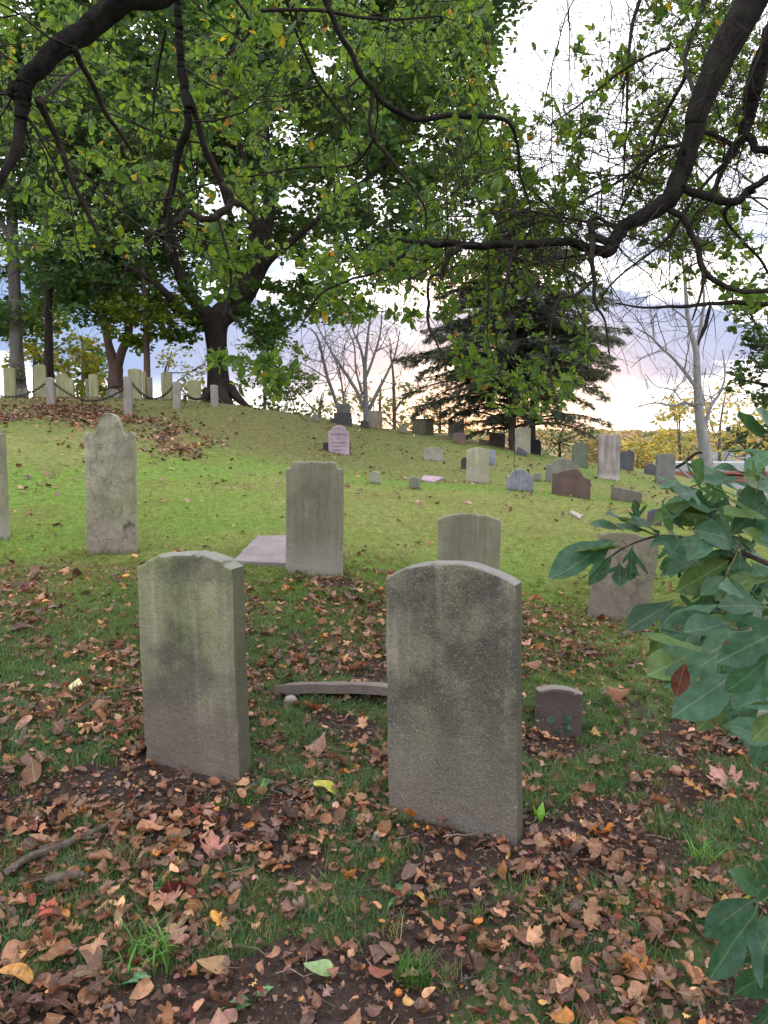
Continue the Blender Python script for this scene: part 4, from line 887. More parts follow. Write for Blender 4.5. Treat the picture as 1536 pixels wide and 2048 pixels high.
# ------------------------------------------------------------------ sticks
stickM = bark_mat('dead_stick', (.085, .066, .056), (.17, .14, .115), 4, None, .8)
def stick(label, lst, dz=.012, name='stick', n=9, rough=.12, mat=stickM, forks=()):
    pts_ = [hit(px, py, Yk, .6, 1.6)+[0, 0, dz+w/2/FPX*Yk*.6] for px, py, Yk, w in lst]; rd = [w/2/FPX*Yk for *_, Yk, w in lst]
    a_ = np.c_[pts_, rd]; c_ = crom(a_, 5); o0 = c_[0, :3].copy(); mb_ = MB(); mb_.tube(c_[:, :3]-o0, c_[:, 3], n, rough=rough, seed=len(label))
    o = link(name, mb_.mesh(name, mat), None, o0, label=label, category='stick')
    for fk in forks:
        pts_ = [hit(px, py, Yk, .6, 1.6)+[0, 0, dz+w/2/FPX*Yk*.6] for px, py, Yk, w in fk]; c_ = crom(np.c_[pts_, [w/2/FPX*Yk for *_, Yk, w in fk]], 4); mb_ = MB(); mb_.tube(c_[:, :3]-o0, c_[:, 3], 6, rough=rough)
        link('side_twig', mb_.mesh('side_twig', mat), o)
    return o
stick('short grey-brown stick between the two nearest stones', [(524, 1568, 3., 11), (560, 1583, 3., 13), (603, 1602, 2.95, 10)])
stick('grey stick slanting up to the left flank of the green-faced stone', [(125, 1478, 3.5, 12), (150, 1440, 3.7, 12), (200, 1403, 3.9, 10)])
stick('brown twig lying level left of the green-faced stone', [(200, 1396, 3.95, 8), (240, 1388, 4, 9), (272, 1384, 4, 6)])
stick('stubby grey stick near the left edge below a red leaf patch', [(52, 1465, 3.5, 12), (44, 1485, 3.45, 12), (38, 1502, 3.4, 10)])
stick('forked grey stick near the left edge', [(62, 1600, 3, 9), (56, 1625, 2.95, 10), (46, 1662, 2.85, 9)], forks=[[(60, 1610, 3, 8), (90, 1612, 3, 6), (125, 1602, 3, 3)]])
stick('thick rotting branch at the left edge, longest of the fallen wood', [(10, 1768, 2.55, 15), (60, 1737, 2.6, 19), (115, 1716, 2.65, 17), (170, 1690, 2.7, 11), (235, 1656, 2.8, 7)], dz=.03, rough=.45, n=12, forks=[[(80, 1718, 2.65, 12), (130, 1700, 2.7, 8), (200, 1690, 2.72, 4)]])
stick('short chunk of pale bark-stripped wood below the rotting branch', [(92, 1782, 2.5, 17), (130, 1776, 2.5, 20), (168, 1771, 2.5, 15)], dz=.03, rough=.45, n=12)
stick('long thin twig right of the pitted footstone', [(1190, 1490, 3.5, 5), (1240, 1502, 3.4, 6), (1310, 1518, 3.3, 5), (1340, 1535, 3.2, 3)])
stick('thin straight twig on the lawn right of the speckled stone', [(1035, 1227, 5.6, 4), (1060, 1227, 5.6, 5), (1075, 1226, 5.6, 3)])
stick('dark stick lying at the foot of the leaning flaked stone', [(1245, 1278, 5.4, 12), (1270, 1268, 5.5, 14), (1310, 1272, 5.5, 8)], rough=.25)
stick('short pale twig before the lowest shrub leaves', [(1352, 1812, 2.3, 8), (1380, 1820, 2.3, 9), (1408, 1826, 2.3, 6)])
stick('thin dark twig across the centre litter', [(690, 1697, 2.6, 3), (730, 1699, 2.6, 4), (765, 1695, 2.6, 3)])
stick('curved reddish stem in the lower right litter', [(1192, 1600, 2.9, 3), (1230, 1640, 2.8, 3), (1290, 1690, 2.7, 3)])

# ------------------------------------------------------------------ the two overhanging orchard trees
barkO = bark_mat('orchard_bark', (.013, .010, .010), (.034, .028, .026), 2.2, (.035, .038, .026), 1.)
twigO = bark_mat('orchard_twig', (.022, .017, .015), (.05, .04, .034), 6, None, .4)
LFO = leaf_mat('orchard_leaf', .60, .42, .35)
opal = np.array([(.105, .20, .035), (.135, .24, .04), (.06, .13, .036), (.18, .26, .045), (.075, .15, .055), (.45, .33, .03), (.48, .20, .03)])
ow = np.array([.28, .25, .18, .14, .115, .012, .005]); ow /= ow.sum()
def poly_in(pt, poly):
    x, y = pt; c_ = False; j = len(poly)-1
    for i in range(len(poly)):
        if (poly[i][1] > y) != (poly[j][1] > y) and x < (poly[j][0]-poly[i][0])*(y-poly[i][1])/(poly[j][1]-poly[i][1])+poly[i][0]: c_ = not c_
        j = i
    return c_
def orchard_tree(name, label, trunk_xy, trunk_top, limbs, regions, leaf_size, seed, clear=(), bare=420):
    rg = np.random.default_rng(seed); bx, by = trunk_xy; bz = g1(bx, by); base = np.array([bx, by, bz])
    root = thing(name, label, 'tree', base)
    tt = np.array(trunk_top); mid = (base+tt)/2+[.06, -.05, 0]
    c_ = crom(np.c_[[base-[0, 0, .2], base+[0, 0, .3], mid, tt], [.26, .19, .16, .15]], 8); mb_ = MB(); mb_.tube(c_[:, :3]-base, c_[:, 3], 16, rough=.12, seed=seed)
    link('trunk', mb_.mesh('trunk', barkO), root)
    nodes = []; nr = []
    for li, l in enumerate(limbs):
        join = l[0] if not isinstance(l[0], (tuple, list)) or len(l[0]) != 4 else None
        lst = l if join is None else l[1:]
        a_ = np.array([[*P(x, y, Yk), w/2/FPX*Yk*(.70 if w > 18 else .9)] for x, y, Yk, w in lst])
        if join == 'trunk':
            e_ = a_[0, :3]; m_ = (e_+tt)/2+[0, 0, .15]; a_ = np.vstack([[*tt, .13], [*m_, max(.11, a_[0, 3]*1.05)], a_])
        c_ = crom(a_, 12); L = len(c_); big = a_[:, 3].max() > .018
        c_[:, :3] += (np.stack([fbm(np.arange(L)*.17, li*3.+np.zeros(L), seed+k_, 2) for k_ in range(3)], -1)-.5)*np.minimum(c_[:, 3:]*1.4, .02)
        mb_ = MB(); mb_.tube(c_[:, :3]-base, np.maximum(c_[:, 3], .0015), 26 if big else 8, rough=.19 if big else .16, seed=li)
        if big:      # knots and spur stubs
            for _ in range(5):
                k_ = rg.integers(6, L-3); d_ = rg.normal(size=3); d_ /= np.linalg.norm(d_); q = c_[k_, :3]-base
                mb_.tube([q, q+d_*c_[k_, 3]*1.25, q+d_*c_[k_, 3]*1.7], [c_[k_, 3]*.34, c_[k_, 3]*.22, c_[k_, 3]*.1], 7, rough=.2, seed=_)
        link('limb' if big else 'branch', mb_.mesh('limb', barkO if big else twigO), root)
        off = 24 if join == 'trunk' else 0
        for q in c_[off::3]: nodes.append(q[:3]); nr.append(q[3])
    nodes = np.array(nodes); nr = np.array(nr); 
    T = []
    for poly, cnt, y0, y1 in regions:
        xs_ = [p[0] for p in poly]; ys_ = [p[1] for p in poly]; c2 = 0; guard = 0
        while c2 < cnt and guard < cnt*60:
            guard += 1
            pt = (rg.uniform(min(xs_), max(xs_)), rg.uniform(min(ys_), max(ys_)))
            if not poly_in(pt, poly): continue
            if fbm([pt[0]/110.], [pt[1]/110.], seed)[0] < .36+.12*rg.uniform(): continue
            if any(poly_in(pt, cp) and rg.uniform() < pr for cp, pr in clear): continue
            T.append(P(pt[0], pt[1], rg.uniform(y0, y1))); c2 += 1
    T = np.array(T); d0 = np.array([np.min(((nodes-t_)**2).sum(1)) for t_ in T]); T = T[np.argsort(d0)]
    tw = MB(); lp = []; ld = []; 
    for t_ in T:
        dd = np.sqrt(((nodes-t_)**2).sum(1))+nr*0; k_ = np.argmin(dd); A = nodes[k_]; L = dd[k_]
        if L < .03: continue
        nseg = int(np.clip(L/.06, 4, 16)); tt_ = np.linspace(0, 1, nseg+1)[:, None]
        bow = rg.normal(size=3)*L*.13+np.array([0, 0, .10*L]); ln = A*(1-tt_)+t_*tt_+bow*4*tt_*(1-tt_)*.5
        ln[1:-1] += rg.normal(0, .009, (nseg-1, 3)); r0 = min(nr[k_]*.8, .0022+.0035*min(L, 1.2)); r1 = .0011
        tw.tube(ln-base, np.linspace(r0, r1, nseg+1), 5 if r0 > .003 else 4, cap=False)
        nodes = np.vstack([nodes, ln[1:]]); nr = np.r_[nr, np.linspace(r0, r1, nseg+1)[1:]]
        # leaves on short spurs along the outer part, a rosette at the tip
        tan = ln[-1]-ln[-2]; tan /= np.linalg.norm(tan)
        for q in range(1, nseg+1):
            f = q/nseg
            if f < .25 and L > .2: continue
            for _ in range(rg.integers(0, 3)):
                d_ = rg.normal(size=3); d_ /= np.linalg.norm(d_); lp.append(ln[q]+d_*rg.uniform(0, .02)); ld.append(d_*.9+tan*.5+[0, 0, -.25])
        for _ in range(rg.integers(3, 7)):
            d_ = rg.normal(size=3); d_ /= np.linalg.norm(d_); lp.append(ln[-1]+d_*.006); ld.append(d_+tan*.7)
    for _ in range(bare):      # bare dead twigs
        k_ = rg.integers(0, len(nodes)); 
        if nodes[k_, 1] < 1.2 or nodes[k_, 2] < CAMH+.22*nodes[k_, 1]: continue
        d_ = rg.normal(size=3)+[0, 0, -.35]; d_ /= np.linalg.norm(d_); L = rg.uniform(.15, .95)
        def bt(p, d_, L, r_, dep):
            m_ = 7; ln = [p]
            for q in range(m_): d_ = d_+rg.normal(0, .17, 3); d_ /= np.linalg.norm(d_); ln.append(ln[-1]+d_*L/m_)
            tw.tube(np.array(ln)-base, np.linspace(r_, .0011, m_+1), 4, cap=False)
            if dep:
                for q in (2, 4, 5): 
                    if rg.uniform() < .75: bt(ln[q], d_+rg.normal(0, .6, 3), L*.5, r_*.6, dep-1)
        bt(nodes[k_], d_, L, min(.0042, max(nr[k_]*.75, .0018)), 1)
    link('twigs', tw.mesh('twigs', twigO), root, kind='stuff')
    lp = np.array(lp); ld = np.array(ld); ld /= np.linalg.norm(ld, axis=1)[:, None]; k = len(lp); print(name, 'leaves', k)
    up = rg.normal(size=(k, 3))*.75+[0, -.15, .8]; x_ = np.cross(ld, up); x_ /= np.linalg.norm(x_, axis=1)[:, None]; z_ = np.cross(x_, ld)
    Rm = np.stack([x_, ld, z_], -1); size = leaf_size*np.exp(rg.normal(0, .30, k)); cid = rg.choice(7, k, p=ow); cols = opal[cid]*rg.uniform(.75, 1.25, (k, 1))
    V2, F_ = SH['oval']; vars_ = [(curl(V2, a_, b_, .08, i_, c_), F_, V2) for i_, (a_, b_, c_) in enumerate([(.9, .6, .35), (1.4, -.5, .2), (-.5, .9, .3), (.6, 1.5, .4)])]
    vid = rg.integers(0, 4, k)
    # the 300 that show largest become leaf parts, the rest one joined foliage part
    dist = np.linalg.norm(lp-[0, 0, CAMH], axis=1); px_ = 768+lp[:, 0]/np.maximum(lp[:, 1], .01)*FPX; vis = (lp[:, 1] > .5) & (px_ > -10) & (px_ < 1546) & (lp[:, 2] < CAMH+.68*lp[:, 1])
    score = np.where(vis, size/dist, 0); big = np.argsort(-score)[:300]; rest = np.ones(k, bool); rest[big] = False
    pm = {}
    for q in big:
        key = (vid[q], cid[q])
        if key not in pm: V3, Fq, V2q = vars_[vid[q]]; pm[key] = mk_mesh('leaf', V3, Fq, LFO, np.tile(opal[cid[q]], (len(V3), 1)), V2q)
        o = link('leaf', pm[key], root); M = Matrix(Rm[q].tolist()).to_4x4(); o.matrix_local = Matrix.Translation(lp[q]-base) @ M @ Matrix.Scale(size[q], 4)
    lf = MB()
    for v_ in range(4):
        q = rest & (vid == v_); scatter(lf, vars_[v_], lp[q]-base, size[q], Rm[q], cols[q])
    link('foliage', lf.mesh('foliage', LFO), root, kind='stuff')
    return root

LL = [
 ['trunk', (330, -90, 2.6, 62), (250, 0, 2.6, 64), (185, 45, 2.6, 60), (120, 92, 2.55, 54), (70, 140, 2.5, 50), (48, 185, 2.5, 46), (45, 235, 2.5, 36), (25, 300, 2.45, 27), (-5, 370, 2.4, 22), (-60, 430, 2.4, 16)],
 [(60, 165, 2.5, 38), (30, 178, 2.5, 34), (16, 190, 2.5, 22)],
 [(72, 190, 2.5, 18), (110, 262, 2.6, 14), (136, 335, 2.65, 12), (165, 410, 2.7, 10), (200, 475, 2.75, 8)],
 [(145, 95, 2.55, 16), (185, 170, 2.7, 11), (215, 232, 2.8, 10), (268, 306, 2.9, 7)],
 [(80, 205, 2.5, 8), (130, 160, 2.8, 7), (165, 128, 3., 5)],
 ['trunk', (352, -120, 3., 30), (354, 0, 3., 23), (360, 90, 3., 21), (370, 180, 3., 24), (377, 245, 3., 17), (352, 330, 3.05, 15), (334, 420, 3.1, 16), (345, 470, 3.1, 12), (368, 512, 3.1, 6)],
 [(374, 190, 3., 22), (396, 240, 3.05, 14), (412, 300, 3.1, 14), (440, 360, 3.15, 15), (464, 400, 3.15, 20), (440, 430, 3.15, 16), (410, 440, 3.15, 13), (375, 424, 3.15, 12), (350, 442, 3.1, 10), (296, 472, 3.1, 6)],
 [(464, 400, 3.15, 16), (490, 418, 3.2, 9), (510, 430, 3.2, 5)],
 [(438, 438, 3.15, 7), (452, 500, 3.15, 6), (462, 560, 3.2, 6), (446, 632, 3.2, 4)],
 [(446, 618, 3.2, 4), (500, 660, 3.2, 4), (540, 712, 3.25, 3.5), (575, 775, 3.3, 3), (592, 820, 3.3, 2.5), (615, 845, 3.3, 1.5)],
 [(350, 330, 3.05, 6), (330, 480, 3.1, 5), (345, 505, 3.1, 9), (335, 490, 3.1, 6)],
 ['trunk', (635, -60, 3.1, 15), (650, 0, 3.1, 12), (686, 78, 3.1, 11), (725, 150, 3.1, 11), (768, 204, 3.15, 12), (838, 237, 3.2, 12), (900, 233, 3.3, 10), (962, 234, 3.3, 10), (1018, 246, 3.35, 8), (1035, 290, 3.4, 7), (1040, 350, 3.4, 5), (1060, 408, 3.4, 4)],
 [(748, 182, 3.12, 9), (740, 262, 3.15, 8), (778, 316, 3.2, 8), (818, 365, 3.2, 7), (848, 415, 3.2, 6), (853, 460, 3.25, 4)],
 [(968, 238, 3.3, 5), (955, 262, 3.3, 4), (962, 292, 3.3, 3), (935, 320, 3.3, 2)],
 [(520, 20, 3., 8), (590, 18, 3.05, 8), (655, 22, 3.1, 8), (768, 38, 3.2, 6), (880, 32, 3.3, 4)],
 [(752, 275, 3.15, 6), (700, 330, 3.4, 5), (600, 335, 3.5, 5), (500, 352, 3.6, 4), (470, 352, 3.6, 3)],
 [(330, 60, 3.1, 6), (312, 160, 3.3, 5), (300, 300, 3.4, 4)],
 [(560, -40, 3.2, 8), (600, 80, 3.4, 6), (640, 170, 3.5, 6), (700, 250, 3.6, 4)],
 [(440, -40, 3.4, 7), (500, 60, 3.5, 6), (400, 150, 3.6, 4)],
 [(850, 480, 3.6, 7), (760, 540, 3.8, 6), (700, 560, 3.8, 5), (640, 590, 3.8, 5), (600, 655, 3.8, 3)],
]
LR = [
 ['trunk', (1580, -100, 3.6, 96), (1508, 0, 3.6, 88), (1448, 100, 3.55, 80), (1405, 200, 3.5, 62), (1380, 290, 3.5, 52), (1352, 375, 3.5, 50), (1322, 412, 3.5, 50), (1272, 440, 3.5, 40), (1240, 462, 3.5, 38), (1218, 500, 3.5, 36), (1196, 500, 3.5, 28), (1150, 488, 3.5, 24), (1080, 486, 3.45, 22), (1010, 489, 3.4, 21), (940, 490, 3.4, 20), (880, 488, 3.4, 14), (820, 483, 3.4, 9), (795, 478, 3.4, 5)],
 [(925, 492, 3.4, 15), (900, 512, 3.4, 13), (890, 535, 3.4, 12), (884, 562, 3.4, 8)],
 [(888, 545, 3.4, 8), (858, 560, 3.45, 6), (856, 610, 3.5, 7), (858, 650, 3.5, 6), (880, 700, 3.5, 4), (895, 730, 3.5, 3)],
 [(1345, 372, 3.5, 24), (1400, 388, 3.45, 18), (1466, 404, 3.4, 16), (1500, 376, 3.4, 14), (1545, 352, 3.4, 14)],
 [(1330, 412, 3.5, 16), (1368, 438, 3.5, 14), (1392, 495, 3.5, 13), (1410, 545, 3.5, 13), (1446, 572, 3.5, 11), (1500, 582, 3.5, 10), (1560, 580, 3.5, 10)],
 [(1410, 548, 3.5, 9), (1400, 590, 3.5, 6), (1384, 640, 3.5, 4)],
 [(1212, 486, 3.5, 20), (1186, 466, 3.45, 15), (1182, 440, 3.45, 11), (1200, 436, 3.45, 7), (1226, 452, 3.5, 6)],
 [(1184, 470, 3.45, 12), (1187, 530, 3.4, 11), (1190, 600, 3.4, 8), (1208, 640, 3.4, 5), (1219, 708, 3.4, 4)],
 [(1030, 490, 3.4, 9), (1016, 540, 3.4, 8), (1006, 612, 3.4, 6)],
 [(1190, 560, 3.4, 6), (1150, 590, 3.4, 6), (1120, 600, 3.4, 7), (1102, 650, 3.4, 6), (1098, 700, 3.4, 6), (1105, 780, 3.4, 4)],
 ['trunk', (1600, 20, 3.9, 60), (1540, 90, 3.9, 52), (1505, 180, 3.9, 46), (1495, 250, 3.9, 30), (1462, 310, 3.9, 20), (1440, 350, 3.9, 12), (1425, 400, 3.9, 9)],
 [(1492, 270, 3.9, 22), (1515, 295, 3.9, 20), (1560, 310, 3.9, 20)],
 [(1470, 292, 3.9, 12), (1420, 268, 3.9, 10), (1392, 272, 3.8, 10), (1380, 300, 3.7, 8)],
 [(1550, 610, 3.7, 11), (1500, 606, 3.7, 11), (1430, 606, 3.7, 9), (1360, 613, 3.7, 7), (1290, 616, 3.7, 5), (1232, 606, 3.7, 3)],
 [(1420, 610, 3.7, 6), (1408, 655, 3.7, 9), (1396, 690, 3.7, 3)],
 [(1478, 300, 3.9, 9), (1400, 380, 3.9, 7), (1330, 480, 3.9, 6), (1230, 560, 3.9, 4), (1190, 620, 3.9, 3)],
 [(1400, 215, 3.5, 12), (1370, 120, 3.9, 9), (1395, 40, 4.1, 8), (1420, -60, 4.2, 8)],
 [(1382, 140, 3.9, 8), (1330, 230, 4.1, 8), (1290, 330, 4.2, 6), (1240, 420, 4.3, 4)],
 [(1340, 95, 4., 8), (1300, 110, 4., 6), (1230, 150, 4.1, 5), (1165, 205, 4.2, 4), (1100, 250, 4.2, 3)],
 [(1375, 285, 3.5, 10), (1320, 300, 3.7, 8), (1240, 360, 3.8, 6), (1150, 410, 3.9, 5), (1060, 450, 4., 4), (980, 470, 4., 3)],
 [(1240, 452, 3.5, 8), (1150, 440, 3.6, 6), (1050, 425, 3.7, 5), (960, 470, 3.8, 4)],
 [(1300, -60, 4.2, 9), (1262, 60, 4.2, 8), (1255, 180, 4.2, 6), (1250, 300, 4.2, 5), (1245, 400, 4.2, 3)],
 [(1510, 380, 3.4, 9), (1450, 430, 3.6, 7), (1520, 520, 3.8, 6), (1545, 560, 3.8, 6)],
]
gap = [([(985, -20), (1060, -20), (1330, -20), (1290, 60), (1230, 120), (1190, 230), (1060, 230), (990, 170)], .90), ([(1225, 500), (1440, 500), (1460, 900), (1200, 900)], .75), ([(560, 650), (830, 650), (830, 900), (560, 900)], .9)]
RL = [([(-40, -40), (640, -40), (640, 300), (480, 500), (-40, 520)], 520, 3.15, 5.6), ([(640, -40), (960, -40), (1040, 250), (960, 480), (640, 580)], 330, 3.25, 6.),
      ([(385, 500), (560, 480), (480, 640), (480, 800), (410, 800), (430, 640)], 42, 3.0, 3.5), ([(520, 560), (640, 700), (560, 800), (480, 700)], 24, 3.1, 3.6), ([(520, 500), (900, 480), (870, 640), (640, 640)], 130, 3.4, 5.4),
      ([(-300, -900), (1000, -900), (1000, -60), (-300, -60)], 200, 1.6, 4.0), ([(-500, -100), (-60, -100), (-60, 500), (-400, 400)], 40, 2.4, 4.)]
RRg = [([(850, 500), (1180, 500), (1230, 620), (1120, 850), (1040, 850), (900, 740)], 230, 3.5, 5.4), ([(960, 200), (1240, 150), (1240, 480), (960, 480)], 230, 3.5, 5.6), ([(1230, -30), (1560, -30), (1560, 420), (1230, 460)], 620, 3.9, 7.2),
       ([(1240, 420), (1560, 420), (1560, 640), (1300, 560)], 100, 3.5, 5.5), ([(1060, 30), (1230, 30), (1230, 260), (1060, 260)], 22, 3.6, 4.8), ([(1000, -900), (1900, -900), (1900, -60), (1000, -60)], 130, 1.8, 4.6), ([(1560, -60), (2000, -60), (2000, 500), (1560, 600)], 50, 2.6, 5.)]
orchard_tree('apple_tree', 'overhanging fruit tree whose thick gnarled limb and yellow-green leaves fill the upper left', (-2.3, -1.3), (-1.3, .1, 3.6), LL, RL, .040, 21, gap)
orchard_tree('apple_tree', 'overhanging fruit tree with massive dark limb bending across the upper right sky', (3.4, .3), (2.9, 1.5, 3.4), LR, RRg, .039, 22, gap, 1700)

# ------------------------------------------------------------------ trees beyond
def crown_mesh(name, blobs, per, lsz, pal, base, mat, rg, flat=.75, dens=None, leaf=None):
    """leaf sprays gathered into clumps: blobs = (centre, radius)"""
    pos = []; 
    for c_, r_ in blobs:
        k_ = max(6, int(per*(r_/1.)**2)); d_ = rg.normal(size=(k_, 3)); d_ /= np.linalg.norm(d_, axis=1)[:, None]
        pos.append(c_+d_*r_*(rg.uniform(.05, 1, (k_, 1))**.55)*[1, 1, flat])
    pos = np.vstack(pos); k = len(pos)
    V3 = np.array([[0, -.5, 0], [.42, -.12, .10], [.25, .35, .02], [0, .55, .12], [-.3, .30, 0], [-.40, -.15, .14]]) if leaf is None else leaf
    F_ = np.array([[0, 1, 2], [0, 2, 3], [0, 3, 4], [0, 4, 5]]) if leaf is None else np.array([[0, 1, 2], [0, 2, 3]])
    cl = np.asarray(pal)[rg.integers(0, len(pal), k)]*rg.uniform(.7, 1.35, (k, 1))
    mb_ = MB(); scatter(mb_, (V3, F_, V3[:, :2]), pos-base, lsz*rg.uniform(.6, 1.35, k), frames(k, .75, rg), cl)
    return mb_.mesh(name, mat)
def blobs_in(poly, cnt, rpx, Y, rg, thr=.34, seed=0, avoid=None):
    out = []; xs_ = [p[0] for p in poly]; ys_ = [p[1] for p in poly]; gd = 0
    while len(out) < cnt and gd < cnt*50:
        gd += 1; pt = (rg.uniform(min(xs_), max(xs_)), rg.uniform(min(ys_), max(ys_)))
        if not poly_in(pt, poly) or fbm([pt[0]/70.], [pt[1]/70.], seed)[0] < thr: continue
        Yk = rg.uniform(*Y); r_ = rg.uniform(*rpx)/FPX*Yk; out.append((P(*pt, Yk), r_))
    return out
barkD = bark_mat('dark_trunk_bark', (.022, .017, .016), (.05, .038, .034), .5, None, 1.)
barkR = bark_mat('reddish_trunk_bark', (.10, .062, .055), (.15, .10, .085), .6, None, .8)
barkG = bark_mat('grey_trunk_bark', (.11, .10, .095), (.18, .16, .15), .7, None, .8)
barkP = bark_mat('pale_smooth_bark', (.19, .18, .19), (.28, .265, .275), .8, None, .3)
FOL = leaf_mat('broadleaf_foliage', .50, .6)
dkg = [(.075, .155, .06), (.06, .13, .065), (.095, .17, .05), (.075, .145, .075), (.12, .18, .05)]
mdg = [(.06, .12, .03), (.045, .10, .03), (.08, .14, .03), (.10, .13, .03), (.16, .12, .03)]
ylg = [(.14, .19, .03), (.20, .20, .035), (.11, .17, .03), (.28, .22, .04)]
hzy = [(.16, .20, .10), (.20, .22, .12), (.13, .17, .10), (.25, .22, .12)]
aut = [(.42, .34, .09), (.48, .37, .10), (.32, .30, .11), (.50, .37, .13), (.26, .27, .12)]
def tree(name, label, px, by, Y, limbs, bmat, cn=None, seed=0, cat='tree', group=None, sides=14, rough=.12, ws=1., branchlets=0, bl_len=1.2, bpal=None, twg=None):
    """limbs: list of traced limbs [(px,py,Y,diameter px)..]; the first is the trunk"""
    rg = np.random.default_rng(seed); base = hit(px, by, Y, .92, 1.08) if Y < 30 else np.array([(px-768)/FPX*Y, Y, g1((px-768)/FPX*Y, Y)])
    root = thing(name, label, cat, base, group); ends = []
    for i_, l in enumerate(limbs):
        pts_, rd = PT(l, 6); rd = rd*ws
        if i_ == 0 or l[0][1] > by-12: pts_ = np.vstack([[*(base[:2]+(pts_[0]-base)[:2]*.3), min(base[2], pts_[0, 2])-.3], pts_]); rd = np.r_[rd[0]*1.15, rd]
        mb_ = MB(); mb_.tube(pts_-base, rd, sides if i_ == 0 else max(6, sides-4), rough=rough, seed=seed+i_)
        link('trunk' if i_ == 0 else 'limb', mb_.mesh('trunk', bmat), root); ends += [(p, r_) for p, r_ in zip(pts_[3:], rd[3:])]
    if branchlets:
        mb_ = MB()
        def grow(p, d_, L, r_, dep):
            n_ = 5; ln = [p]; 
            for q in range(n_): d_ = d_+rg.normal(0, .16, 3)+[0, 0, .05]; d_ /= np.linalg.norm(d_); ln.append(ln[-1]+d_*L/n_)
            ln = np.array(ln); mb_.tube(ln-base, np.linspace(r_, r_*.45, n_+1), 4 if r_ < .02 else 6, cap=False)
            if dep > 0:
                for q in (2, 3, 4, 5):
                    if rg.uniform() < .8: grow(ln[q], d_*.8+rg.normal(0, .55, 3), L*rg.uniform(.5, .75), r_*.5, dep-1)
        for _ in range(branchlets):
            k_ = rg.integers(len(ends)//4, len(ends)); p, r_ = ends[k_]; d_ = rg.normal(size=3)+[0, 0, .5]; d_ /= np.linalg.norm(d_)
            grow(p, d_, bl_len*rg.uniform(.6, 1.2), min(r_*.6, .03), 2)
        link('branchlets', mb_.mesh('branchlets', twg or bmat), root, kind='stuff')
    if cn:
        for nm, bl, per, lsz, pal, mt in cn: link(nm, crown_mesh(nm, bl, per, lsz, pal, base, mt, rg), root)
    return root
rgB = np.random.default_rng(5)
mpoly = [(250, -420), (930, -420), (1015, -50), (1000, 90), (965, 180), (955, 330), (915, 430), (900, 520), (835, 575), (760, 640), (700, 590), (620, 640), (560, 660), (520, 600), (430, 560), (300, 470), (160, 300), (100, 0)]
lpoly = [(-60, -300), (300, -300), (330, 420), (420, 590), (330, 560), (230, 590), (130, 560), (60, 600), (-60, 600)]
crn = [(P(*c, 24), 0) for c in ()]
maple = tree('maple_tree', 'great spreading maple with massive dark forked trunk and flared roots on the hilltop', 440, 808, 24,
 [[(438, 812, 24, 78), (438, 790, 24, 66), (436, 750, 24, 56), (434, 700, 24, 52), (432, 660, 24, 58), (440, 635, 24, 62), (470, 610, 24.2, 62), (496, 575, 24.3, 56), (515, 535, 24.4, 48), (528, 480, 24.6, 38), (540, 380, 25, 28), (530, 250, 25.5, 20), (540, 80, 26, 12)],
  [(432, 655, 24, 50), (405, 645, 24, 42), (378, 635, 23.8, 34), (352, 618, 23.5, 26), (335, 590, 23, 20), (300, 560, 22.6, 14), (250, 530, 22, 9)],
  [(428, 640, 24, 44), (408, 622, 24, 38), (388, 600, 24, 34), (370, 575, 24.4, 30), (358, 545, 24.8, 24), (340, 480, 25, 18), (320, 380, 25.2, 12), (280, 250, 25.5, 8)],
  [(500, 580, 24.3, 34), (508, 540, 24, 28), (503, 500, 23.6, 26), (508, 440, 23.2, 22), (490, 330, 22.8, 16), (450, 180, 22.4, 10)],
  [(516, 556, 24.3, 28), (540, 520, 24, 20), (600, 470, 23.6, 16), (680, 400, 23, 12), (780, 320, 22.6, 8)],
  [(484, 600, 24.3, 30), (476, 520, 24.8, 22), (460, 430, 25.2, 16), (420, 300, 25.6, 10)],
  [(400, 790, 23.9, 14), (388, 806, 23.6, 10), (375, 812, 23.4, 5)], [(455, 770, 23.9, 30), (475, 796, 23.6, 22), (500, 816, 23.4, 12), (520, 822, 23.2, 5)], [(415, 780, 23.6, 24), (408, 805, 23.3, 16), (400, 815, 23.1, 6)], [(440, 780, 23.4, 34), (455, 808, 23, 22), (462, 818, 22.8, 8)]],
 barkD, [('lower_foliage', blobs_in([(310, 540), (400, 560), (420, 620), (395, 690), (330, 680), (300, 620)], 16, (14, 26), (22.6, 24), rgB, .2, 12)+blobs_in([(455, 560), (620, 560), (640, 640), (560, 720), (490, 690), (462, 620)], 46, (13, 26), (22, 25), rgB, .3, 13), 420, .15, mdg[:3], FOL), ('crown', blobs_in(mpoly, 330, (34, 80), (25.2, 31), rgB, .25, 3)+blobs_in([(100, 0), (900, 0), (960, 330), (820, 540), (620, 440), (420, 380), (250, 430), (150, 300)], 80, (28, 60), (20, 24), rgB, .42, 4), 215, .21, dkg, FOL)], 31, rough=.16, sides=18, ws=.76)
tree('hilltop_tree', 'straight grey-brown trunk with ivy at its foot, leftmost of the hilltop trees', 34, 768, 26, [[(36, 772, 26, 34), (33, 700, 26, 25), (30, 600, 26, 23), (26, 480, 26, 21), (20, 330, 26, 18), (10, 100, 26, 12)], [(28, 500, 26, 12), (-10, 420, 26, 9), (-60, 380, 26, 6)]],
 barkG, [('crown', blobs_in([(-80, -200), (170, -200), (230, 420), (150, 665), (-80, 650)], 190, (30, 64), (25, 30), rgB, .28, 6), 210, .19, dkg, FOL), ('ivy', [(P(33, 735, 25.7), .28), (P(36, 752, 25.6), .3)], 500, .08, dkg, FOL)], 32)
